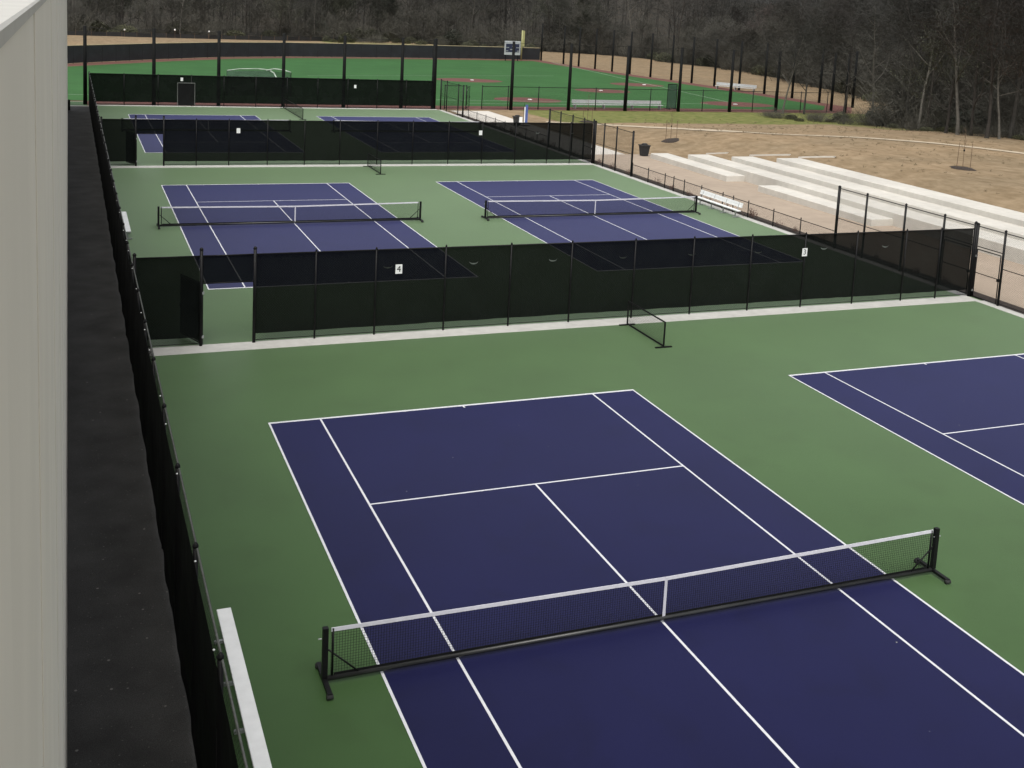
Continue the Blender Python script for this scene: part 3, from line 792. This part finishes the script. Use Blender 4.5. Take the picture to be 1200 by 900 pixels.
net_run([(78.6, 194.6), (78.9, 184), (79.2, 177.5), (79.7, 171.3), (80.1, 165), (80.6, 159), (81.5, 153), (82.2, 147), (82.7, 141.2), (83.3, 135.2), (84, 129.2), (84.4, 123), (84.8, 116.6), (84.6, 110.0), (85.5, 104), (78.9, 97.0)], 'tall ball net on black poles down the foul line before the woods', 7.4, .055)

def field_fence():
    root = thing('field_fence', 'open black chain-link fence with a gate along the near side of the turf', 'fence')
    y = lambda x: 95.0+(x-25)*.03
    xs = [26.2, 28.6, 30.4, 33.4, 37, 40.6, 44, 47.6, 51, 54.6, 58, 61.6, 65, 68.2, 72, 76, 79]
    for x in xs: post(root, x, y(x)+.3, 2.45, .05)
    for a, b in zip(xs, xs[1:]):
        if a == 28.6:
            gate_leaf(root, (a+.05, y(a)+.3), R(60), 1.6, 2.3, False); continue
        rail(root, (a, y(a)+.3, 2.42), (b, y(b)+.3, 2.42), .03, 'top_rail')
        rail(root, (a, y(a)+.3, .1), (b, y(b)+.3, .1), .02, 'bottom_rail')
    chain(root, (xs[2], y(xs[2])+.34), (xs[-1], y(xs[-1])+.34), .08, 2.4, .16, .0035)
field_fence()
def long_bench(x, y, L, rz, label, w_=.5, back=True):
    root = thing('team_bench', label, 'bench', (x, y, 0), rz)
    MB().bev(0, L, -w_/2, w_/2, .40, .47, .01).build('seat', ALU_GREY if not back else mat('grey_bench'+str(int(x)), (.45, .46, .46), .5, .1, 3), root)
    if back: MB().bev(0, L, w_/2, w_/2+.05, .55, .95, .01).build('backrest', MATS['grey_bench'+str(int(x))], root)
    n = max(3, int(L/2.4))
    for i in range(n):
        xx = .3+(L-.6)*i/(n-1); MB().box(xx-.05, xx+.05, -w_/2+.02, w_/2+.05, -.01, .40).build('leg', ALU_GREY, root)
    if back:
        for i in range(n):
            xx = .32+(L-.64)*i/(n-1); MB().box(xx-.03, xx+.03, w_/2+.05, w_/2+.09, .3, .9).build('back_support', ALU_GREY, root)
long_bench(42.0, 97.6, 11.6, .03, 'long grey team bench behind the chain-link field fence')
long_bench(81.2, 131.4, 6.4, R(-52), 'pale team bench on the clay track before the foul line net', .6)
def practice_screen():
    root = thing('practice_screen', 'dark netted practice screen standing at the end of the long team bench', 'screen', (55.2, 98.6, -.006))
    f = MB(); f.path([(-.6, 0, .03), (-.6, 0, 2.9), (.6, 0, 2.9), (.6, 0, .03), (-.6, 0, .03)], .04, 6); f.tube((-.6, -.8, .03), (-.6, .8, .03), .04); f.tube((.6, -.8, .03), (.6, .8, .03), .04)
    f.build('frame', BLACK, root); MB().quad((-.58, 0, .05), (.58, 0, .05), (.58, 0, 2.88), (-.58, 0, 2.88)).build('netting', cloth('screen_net', (.035, .05, .055), .7), root)
practice_screen()
def batting_cage():
    """rolling batting cage: a pale tubular dome over a dark net"""
    root = thing('batting_cage', 'rolling batting cage with pale bent tube top and dark netting on the turf', 'batting cage', (8.6, 106.3, -.006), R(-8))
    T = mat('pale_tube', (.40, .46, .40), .5, .06, 4)
    w_, dp, h = 3.3, 2.8, 2.6
    f = MB(); f.path([(-w_, 1.6, h-.1), (-w_*.6, 1.8, h+.12), (0, 1.9, h+.18), (w_*.35, 1.8, h+.10)], .055, 8); f.build('top_tube', T, root, True)
    f = MB(); f.path([(w_*.25, 1.5, h+.05), (w_*.5, 1.4, h+.28), (w_*.8, 1.1, h+.2), (w_*1.05, .9, h-.02)], .065, 8); f.build('rear_tube', T, root, True)
    MB().path([(w_*.35, 1.8, h+.10), (w_*.5, .6, h-.15), (w_*.56, -.9, h-.5)], .07, 8).build('side_tube', T, root, True)
    for x, y in ((-w_, 1.6), (w_*1.05, .9), (-w_, -1.2), (w_*.56, -.9)):
        MB().tube((x, y, .1), (x, y, h-.1 if y > 0 else h-.5), .045).build('leg', BLACK_MATT, root, True)
        MB().tube((x, y-.04, .12), (x, y+.04, .12), .12, n=12).build('wheel', RUBBER, root, True)
    NT = cloth('cage_net', (.05, .09, .06), .55)
    MB().quad((-w_, 1.6, .2), (w_*.35, 1.8, .2), (w_*.35, 1.8, h), (-w_, 1.6, h-.1)).build('back_netting', NT, root)
    MB().quad((-w_, -1.2, h-.5), (w_*.56, -.9, h-.5), (w_*.35, 1.8, h+.06), (-w_, 1.6, h-.12)).build('roof_netting', NT, root)
    MB().quad((w_*.35, 1.8, .2), (w_*1.05, .9, .2), (w_*1.05, .9, h-.05), (w_*.35, 1.8, h)).build('side_netting', NT, root)
batting_cage()
def scoreboard():
    root = thing('scoreboard', 'small white framed navy scoreboard standing before the dark outfield fence', 'scoreboard', (69.9, 188.6, -.008))
    MB().box(-1.65, 1.65, -.1, .1, 1.2, 3.9).build('cabinet', mat('cabinet_paint', (.42, .43, .44), .6, .1, 3), root)
    MB().box(-1.4, 1.4, -.13, -.102, 1.75, 3.35).build('panel', NAVY, root)
    for x0, x1, z0, z1 in ((-1.35, -.75, 2.55, 2.7), (-.5, .5, 2.15, 2.35), (.75, 1.35, 2.55, 2.7), (-.12, .12, 2.75, 3.0), (-1.35, -.9, 1.9, 2.05), (.9, 1.35, 1.9, 2.05)):
        MB().box(x0, x1, -.15, -.131, z0, z1).build('number_window', ALU_GREY, root)
    for x in (-1.3, 1.3): MB().tube((x, 0.2, 0), (x, .2, 3.6), .09).build('post', BLACK, root)
    MB().box(-1.5, 1.5, -.125, -.101, 3.5, 3.78).build('header', mat('header_grey', (.5, .52, .56), .5, .3, 6), root)
scoreboard()
root = thing('foul_pole', 'yellow foul pole rising behind the scoreboard', 'foul pole', (73.6, 193.0, 0))
MB().tube((0, 0, -.05), (0, 0, 5.9), .14, n=10).build('pole', YELLOW, root, True)
MB().box(.1, .55, -.02, .02, 2.7, 5.85).build('wing', YELLOW, root)
def silt_fence():
    root = thing('silt_fence', 'low black silt fence along the foot of the far woods', 'fence')
    m = MB(); r_ = random.Random(5); pts = []
    x = -60
    while x < 62: pts.append((x, interp(x, TL)-3.5+r_.uniform(-.4, .4))); x += 3
    for a, b in zip(pts, pts[1:]):
        za, zb = H(*a), H(*b); m.quad((*a, za-.05), (*b, zb-.05), (*b, zb+.9+r_.uniform(-.15, .1)), (*a, za+.9))
    m.build('fabric', mat('silt_black', (.012, .012, .012), .7, .2, 2), root)
    sm = MB().box(-.03, .03, -.03, .03, -.1, 1.2).mesh('stake', STAKE)
    for a in pts: link('stake', sm, root, (a[0], a[1], H(*a)))
silt_fence()
for px, lb in (((146, 35), 'leftmost'), ((205, 35), ''), ((245, 37), '')):
    p = gr(px[0], px[1]+6, .3); p.y = interp(p.x, TL)-4.5
    d = onY(px[0], px[1], p.y)
    o = thing('marker_post', 'thin marker post with a white cap at the edge of the far woods', 'marker', (d.x, p.y, H(d.x, p.y)), 0, 'white capped markers by the silt fence')
    MB().tube((0, 0, -.05), (0, 0, d.z-H(d.x, p.y)), .03).build('post', STAKE, o)
    MB().lathe(0, 0, [(.06, d.z-.2), (.17, d.z-.1), (.17, d.z+.1), (.06, d.z+.2)], 10).build('cap', BASEW, o).location.z = -H(d.x, p.y)

# ------------------------------------------------------------------ woods
BARKS = [mat('bark_grey', (.044, .041, .035), .9, .3, 2.5), mat('bark_brown', (.034, .029, .024), .9, .3, 2.5), mat('bark_pale', (.105, .098, .083), .9, .25, 2.5)]
TWIGS = [mat('twigs_grey', (.028, .0275, .0235), .9, .35, .5), mat('twigs_olive', (.028, .029, .019), .9, .35, .5), mat('twigs_brown', (.028, .0245, .0205), .9, .35, .5)]
LEAF_OLIVE = mat('leaves_olive', (.038, .042, .020), .7, .4, .6)
LEAF_DARK = mat('leaves_dark', (.018, .023, .013), .7, .4, .6)
LEAF_RUST = mat('leaves_rust', (.046, .029, .023), .8, .35, .6)

def rot_about(v, axis, a):
    return Matrix.Rotation(a, 3, axis) @ v
def tree_meshes(seed, h, trunk_m, twig_m, spread=1.0, low=.28, tuft=0, leaf_m=None, lsz=.16, ntw=1.0):
    """skeleton grown limb by limb; trunk and limbs are tapered tubes, the fine twigs narrow ribbons"""
    r_ = random.Random(seed); tr = MB(); cr = MB(); lf = MB(); tips = []
    def tube(mb, a, b, ra, rb, n): mb.tube(a, b, ra, rb, n, cap=False)
    pts = [Vector((0, 0, -.3))]; d = Vector((r_.uniform(-.06, .06), r_.uniform(-.06, .06), 1)).normalized(); nseg = 9
    for i in range(nseg):
        d = (d+Vector((r_.uniform(-.09, .09), r_.uniform(-.09, .09), .05))).normalized(); pts.append(pts[-1]+d*h/nseg)
    rad = lambda t: h*.0098*(1-t)**.8+.02
    for i in range(nseg): tube(tr, pts[i], pts[i+1], rad(i/nseg)*(1.35 if i == 0 else 1), rad((i+1)/nseg), 7)
    def limb(p, d, L, r, lev):
        n = 4 if lev == 1 else 3; q = p; dd = d
        for i in range(n):
            dd = (dd+Vector((r_.uniform(-.22, .22), r_.uniform(-.22, .22), r_.uniform(-.05, .2)))).normalized(); q2 = q+dd*L/n
            ra = r*(1-i/n*.75); rb = r*(1-(i+1)/n*.75)
            if lev == 1: tube(tr, q, q2, ra, rb, 5)
            elif lev == 2: tube(cr, q, q2, ra, rb, 3)
            else: cr.ribbon(q, q2, ra*2.2)
            if lev < 3 and (i > 0 or lev == 2):
                for _ in range(2 if lev == 1 else (3 if ntw >= 1 else 2)):
                    ax = dd.orthogonal().normalized(); ax.rotate(Matrix.Rotation(r_.uniform(0, 6.28), 3, dd))
                    nd = rot_about(dd, ax, r_.uniform(.45, 1.05)); nd.z += .12; nd.normalize()
                    limb(q2, nd, L*r_.uniform(.42, .65), max(rb*.6, .016 if lev == 2 else .03), lev+1)
            if lev >= 2: tips.append((q2, dd, lev))
            q = q2
        if lev == 3:
            for _ in range(4 if ntw >= 1 else 3):
                e = q+Vector((r_.uniform(-1, 1), r_.uniform(-1, 1), r_.uniform(-.3, 1)))*L*.55; cr.ribbon(q, e, .026)
    nl = int(11*spread+3)
    for k in range(nl):
        t = low+(1-low)*(k+r_.random())/nl; i = min(nseg-1, int(t*nseg)); p = pts[i].lerp(pts[i+1], t*nseg-i)
        a = k*2.4+r_.uniform(-.5, .5); el = r_.uniform(.25, .85)+.35*t
        dv = Vector((math.cos(a)*math.cos(el), math.sin(a)*math.cos(el), math.sin(el)))
        limb(p, dv, h*(.40*(1-t)+.13)*spread*r_.uniform(.75, 1.15), rad(t)*.55, 1)
    if leaf_m:
        for _ in range(tuft):
            p, dd, lev = tips[r_.randrange(len(tips))]
            c = p+Vector((r_.gauss(0, .35), r_.gauss(0, .35), r_.gauss(0, .3))); u = Vector((r_.uniform(-1, 1), r_.uniform(-1, 1), r_.uniform(-.6, .6))).normalized()
            v = u.orthogonal().normalized(); s_ = lsz*r_.uniform(.6, 1.4)
            lf.add([c-u*s_, c+v*s_*.5, c+u*s_, c-v*s_*.5], [(0, 1, 2, 3)])
    out = [('trunk', tr.mesh('trunk', trunk_m, True)), ('crown', cr.mesh('crown', twig_m))]
    if leaf_m and tuft: out.append(('leaves', lf.mesh('leaves', leaf_m)))
    return out
def brush_mesh(seed, h, wd, leaf_m, twig_m, n=90, leaves=500, lsz=.12):
    r_ = random.Random(seed); st = MB(); lf = MB()
    for _ in range(n):
        p = Vector((r_.gauss(0, wd*.28), r_.gauss(0, wd*.28), -.1)); d = Vector((p.x*.25+r_.uniform(-.3, .3), p.y*.25+r_.uniform(-.3, .3), 1)).normalized(); L = h*r_.uniform(.45, 1.1)
        q = p
        for i in range(3):
            d = (d+Vector((r_.uniform(-.25, .25), r_.uniform(-.25, .25), 0))).normalized(); q2 = q+d*L/3; st.ribbon(q, q2, .05*(1-i*.25))
            for _ in range(2):
                e = q2+Vector((r_.uniform(-1, 1), r_.uniform(-1, 1), r_.uniform(.1, 1)))*L*.25; st.ribbon(q2, e, .03)
            q = q2
    for _ in range(leaves):
        a = r_.uniform(0, 6.28); rr = wd*.5*math.sqrt(r_.random()); z = h*.85*(1-(rr/(wd*.55))**2*.6)*r_.random()**.6
        c = Vector((rr*math.cos(a), rr*math.sin(a), z)); u = Vector((r_.uniform(-1, 1), r_.uniform(-1, 1), r_.uniform(-.6, .8))).normalized(); v = u.orthogonal().normalized(); s_ = lsz*r_.uniform(.6, 1.5)
        lf.add([c-u*s_, c+v*s_*.6, c+u*s_, c-v*s_*.6], [(0, 1, 2, 3)])
    return [('stems', st.mesh('stems', twig_m)), ('leaves', lf.mesh('leaves', leaf_m))]

BRG0 = mat('sapling_buds', (.050, .048, .039), .9, .3, .5)
KINDS = {
    'grey': [tree_meshes(s_, h, BARKS[0], TWIGS[0], sp) for s_, h, sp in ((11, 17, 1.0), (12, 15, 1.1), (13, 19, .95))],
    'brown': [tree_meshes(s_, h, BARKS[1], TWIGS[2], sp) for s_, h, sp in ((21, 16, 1.05), (22, 18, 1.0))],
    'pale': [tree_meshes(s_, h, BARKS[2], TWIGS[0], sp, .35) for s_, h, sp in ((31, 18, .85), (32, 16, .9))],
    'olive': [tree_meshes(s_, h, BARKS[1], TWIGS[1], sp, .15, 3000, LEAF_OLIVE, .11) for s_, h, sp in ((41, 13, .9), (42, 15, .85))],
    'dark': [tree_meshes(s_, h, BARKS[1], TWIGS[1], sp, .12, 4200, LEAF_DARK, .11) for s_, h, sp in ((51, 14, .8), (52, 11, .85))],
    'sapling': [tree_meshes(s_, h, BARKS[0], BRG0, 1.25, .08, 500, BRG0, .06) for s_, h in ((64, 6.5), (65, 5.0), (66, 7.5))],
    'rust': [tree_meshes(61, 14, BARKS[1], TWIGS[2], 1.0, .2, 2600, LEAF_RUST, .10)],
}
BRG = mat('brush_grey', (.068, .065, .052), .9, .35, .5); BRO = mat('brush_olive', (.060, .063, .034), .85, .35, .5)
BRUSH = {
    'grey': [brush_mesh(71, 2.8, 4.0, BRG, BRG, 130, 420, .07), brush_mesh(72, 4.2, 4.5, BRG, BRG, 160, 460, .07)],
    'olive': [brush_mesh(73, 2.4, 3.6, BRO, TWIGS[1], 70, 900, .13), brush_mesh(74, 1.6, 3.2, mat('leaves_pale_olive', (.075, .077, .036), .75, .35, .6), TWIGS[1], 60, 800, .12)],
    'dark': [brush_mesh(75, 3.4, 3.8, LEAF_DARK, TWIGS[1], 70, 1200, .14)],
}
TREE_LABEL = {
    'grey': 'bare grey-barked tree in the {w}',
    'brown': 'bare dark brown tree in the {w}',
    'pale': 'bare tall tree with pale trunk in the {w}',
    'olive': 'olive green leafy tree in the {w}',
    'dark': 'dark evergreen tree in the {w}',
    'sapling': 'young bare twiggy tree in the undergrowth of the {w}',
    'rust': 'tree still holding rust-brown dead leaves in the {w}'}
def part(n_, me, o):
    q = link(n_, me, o)
    if n_ in ('stems', 'leaves'): q['kind'] = 'stuff'
def plant(kind, x, y, s_, where, rs=None, label=None, lib=KINDS, name=None, lean=0.0):
    ms = lib[kind][(rs if rs is not None else rnd.randrange(100)) % len(lib[kind])]
    nm = name or {'grey': 'bare_tree', 'brown': 'bare_tree', 'pale': 'bare_tree', 'olive': 'leafy_tree', 'dark': 'evergreen_tree', 'rust': 'rusty_tree', 'sapling': 'young_tree'}[kind]
    o = thing(nm, label or TREE_LABEL[kind].format(w=where[0]), 'tree' if lib is KINDS else 'bush', (x, y, H(x, y)), rnd.uniform(0, 6.28), (kind+' '+where[1]))
    o.scale = (s_, s_, s_*rnd.uniform(.9, 1.12)); o.rotation_euler[0] = lean
    for n_, me in ms: part(n_, me, o)
    return o
FARW = ('far woods behind the silt fence', 'trees of the far woods')
SIDEW = ('woods beyond the foul line net', 'trees beyond the foul line')
NEARW = ('woods beside the dirt bank', 'trees beside the dirt bank')
# single trees between the bank and the field, read from the photograph
for k, (px, py, kind, s_, lb) in enumerate([
        (917, 133, 'pale', .60, 'slim pale tree standing alone between the dirt bank and the turf'),
        (942, 134, 'grey', .66, 'forked grey tree on the grass strip next to the slim pale tree'),
        (988, 139, 'brown', .78, 'dark straight tree at the corner of the ball field'),
        (1021, 145, 'pale', .74, 'pale trunked tree next to the round dark bush at the field corner')]):
    p = hit(px, py); plant(kind, p.x, p.y, s_, NEARW, 0, lb)
for px, py, kind, s_, lb in [(1030, 147, 'dark', .85, 'round dark bush beneath the pale trunked tree at the field corner'), (985, 141, 'olive', .55, 'low olive bush at the foot of the dark straight tree'),
                             (955, 140, 'grey', .4, 'small grey brush at the edge of the grass strip')]:
    p = hit(px, py); plant(kind, p.x, p.y, s_, NEARW, 0, lb, BRUSH, 'bush')
def sizes(): return rnd.uniform(.8, 1.2)
cnt = 0
# woods beside the dirt bank
for px, py, kind in [(1062, 151, 'grey'), (1085, 153, 'brown'), (1108, 156, 'olive'), (1138, 159, 'rust'), (1156, 162, 'brown'), (1183, 162, 'grey'), (1215, 166, 'rust'), (1240, 170, 'grey'), (1290, 176, 'brown')]:
    p = hit(px, py); plant(kind, p.x, p.y, rnd.uniform(.8, 1.0), NEARW)
for px, py, kind, s_, lb in [(1076, 153, 'pale', .72, 'pale straight tree in front of the brush beside the dirt bank'), (1122, 158, 'pale', .8, 'pale forked tree before the rust-leaved tree by the dirt bank'),
                             (1171, 163, 'pale', .66, 'slender pale tree at the wood edge above the staked sapling')]:
    p = hit(px, py); plant(kind, p.x, p.y, s_, NEARW, int(px), lb)
def scatter(n, fx, fy, ok, mind, kinds, where, sr=(.8, 1.2)):
    got = []; tries = 0
    while len(got) < n and tries < n*60:
        tries += 1; x = rnd.uniform(*fx); y = rnd.uniform(*fy)
        if not ok(x, y) or any((x-a)**2+(y-b)**2 < mind*mind for a, b in got): continue
        got.append((x, y)); plant(rnd.choice(kinds), x, y, rnd.uniform(*sr), where)
MIXN = ['grey']*6+['brown']*4+['pale']*2+['olive']*2+['dark']*2+['rust']*1
MIXF = ['grey']*6+['brown']*3+['pale']*2+['olive']*4+['dark']*2
scatter(62, (70, 128), (25, 101), lambda x, y: interp(y, WX)+.8 < x < interp(y, WX)+34, 3.6, MIXN, NEARW)
scatter(70, (92, 155), (100, 236), lambda x, y: interp(y, WX)+.5 < x < interp(y, WX)+34, 4.2, MIXN, SIDEW)
scatter(95, (-45, 116), (226, 300), lambda x, y: interp(x, TL)+.5 < y < interp(x, TL)+34, 4.4, MIXF, FARW, (.75, 1.15))
scatter(46, (70, 112), (25, 100), lambda x, y: interp(y, WX)-.3 < x < interp(y, WX)+12, 2.0, ['sapling'], NEARW, (.7, 1.2))
scatter(40, (92, 135), (100, 236), lambda x, y: interp(y, WX)-.5 < x < interp(y, WX)+10, 2.4, ['sapling'], SIDEW, (.8, 1.4))
scatter(40, (-45, 116), (226, 290), lambda x, y: interp(x, TL)-.5 < y < interp(x, TL)+9, 2.6, ['sapling'], FARW, (.8, 1.4))
def bushes(n, fx, fy, ok, mind, kinds, label, group, sr=(.7, 1.3)):
    got = []; tries = 0
    while len(got) < n and tries < n*60:
        tries += 1; x = rnd.uniform(*fx); y = rnd.uniform(*fy)
        if not ok(x, y) or any((x-a)**2+(y-b)**2 < mind*mind for a, b in got): continue
        k = rnd.choice(kinds); got.append((x, y)); ms = rnd.choice(BRUSH[k])
        o = thing('bush', {'grey': 'bare twiggy brush ', 'olive': 'olive leafy bush ', 'dark': 'dark evergreen bush '}[k]+label, 'bush', (x, y, H(x, y)), rnd.uniform(0, 6.28), k+' '+group)
        s_ = rnd.uniform(*sr); o.scale = (s_, s_, s_*rnd.uniform(.8, 1.2))
        for n_, me in ms: part(n_, me, o)
bushes(95, (70, 112), (25, 100), lambda x, y: interp(y, WX) < x < interp(y, WX)+12, 1.9, ['grey']*7+['dark']+['olive']*2, 'under the trees beside the dirt bank', 'bank wood undergrowth')
bushes(80, (92, 132), (100, 236), lambda x, y: interp(y, WX)-.5 < x < interp(y, WX)+9, 2.2, ['grey']*6+['dark']*1+['olive']*2, 'under the trees beyond the foul line net', 'foul line wood undergrowth', (.8, 1.6))
bushes(75, (-40, 112), (226, 290), lambda x, y: interp(x, TL) < y < interp(x, TL)+10, 2.4, ['grey']*5+['dark']+['olive']*2, 'at the foot of the far woods', 'far wood undergrowth', (.8, 1.7))
bushes(34, (44, 92), (214, 258), lambda x, y: interp(x, TL)-13 < y < interp(x, TL)-1.0 and x > 40, 2.2, ['olive']*4+['grey'], 'on the open strip before the far woods', 'strip bushes', (.5, 1.0))
r4 = random.Random(23)
for k in range(34):
    px = 895+11*k+r4.uniform(-4, 4); py = interp(px, [(880, 139), (940, 143), (1000, 147), (1060, 153), (1100, 156), (1200, 166), (1280, 174)])-r4.uniform(.5, 4)
    p = hit(px, py); o = thing('bush', 'low weedy brush along the wood edge above the pale path', 'bush', (p.x, p.y, H(p.x, p.y)), r4.uniform(0, 6.28), 'low weedy brush along the wood edge')
    s_ = r4.uniform(.22, .42); o.scale = (s_*1.3, s_*1.3, s_)
    for n_, me in r4.choice(BRUSH['olive']+BRUSH['grey']): part(n_, me, o)
# bare shrubs in the mulch bed along the low fence
sh = [brush_mesh(s_, .55, .8, TWIGS[2], mat('shrub_red', (.16, .09, .07), .9, .3, 2), 22, 70, .025) for s_ in (81,)][0]
for k in range(30):
    y = 21+2.25*k+rnd.uniform(-.4, .4)
    if 50 < y < 52: continue
    o = thing('shrub', 'small bare shrub in the mulch bed behind the open side fences', 'shrub', (25.9+rnd.uniform(-.12, .15), y, .012), rnd.uniform(0, 6.28), 'bare shrubs in the mulch bed')
    s_ = rnd.uniform(.4, .85); o.scale = (s_, s_, s_)
    for n_, me in sh: part(n_, me, o)
def tufts():
    r_ = random.Random(17); m = MB(); k = 0
    while k < 900:
        x = r_.uniform(38.9, 74); y = r_.uniform(18, 88)
        if x > interp(y, WX)-1: continue
        if r_.random() > .35+.65*math.sin(x*.31+y*.17)**2: continue
        k += 1; z = H(x, y); s_ = r_.uniform(.08, .22)
        for _ in range(7):
            a = r_.uniform(0, 6.28); b = Vector((x+r_.uniform(-.1, .1), y+r_.uniform(-.1, .1), z-.02))
            m.ribbon(b, b+Vector((math.cos(a)*s_*.7, math.sin(a)*s_*.7, s_*r_.uniform(.4, 1))), .05)
    o = m.build('dry_tufts', mat('dry_grass', (.15, .115, .066), .9, .3, .4))
    tag(o, 'scattered dry grass tufts on the bare dirt bank', 'grass', None, 'stuff')
tufts()
# the depth of the woods, far behind the trees one can tell apart
def deep_woods():
    tr = MB(); lf = MB(); r_ = random.Random(99); n = 0
    while n < 420:
        x = r_.uniform(-90, 260); y = r_.uniform(20, 380)
        a = x-interp(y, WX) if y < 236 else 999; b = y-interp(x, TL)
        if not ((y < 236 and 30 < a < 110) or (y >= 236 and b > 30 and y < 360)): continue
        n += 1; z = H(x, y); h = r_.uniform(11, 18); tr.tube((x, y, z-.3), (x+r_.uniform(-.6, .6), y+r_.uniform(-.6, .6), z+h), r_.uniform(.12, .26), .03, 5, False)
        for _ in range(150):
            u = r_.random(); c = Vector((x+r_.gauss(0, 2.1), y+r_.gauss(0, 2.1), z+h*(.05+.95*u))); e = c+Vector((r_.uniform(-1, 1), r_.uniform(-1, 1), r_.uniform(-.2, 1.2)))*1.5
            lf.ribbon(c, e, r_.uniform(.08, .22))
    o = bpy.data.objects.new('woodland', None); col.objects.link(o)
    tag(o, 'dense mass of bare trees in the depth of the woods', 'woodland', None, 'stuff')
    tag(tr.build('trunks', BARKS[1], o), kind='stuff'); tag(lf.build('branches', TWIGS[0], o), kind='stuff')
deep_woods()
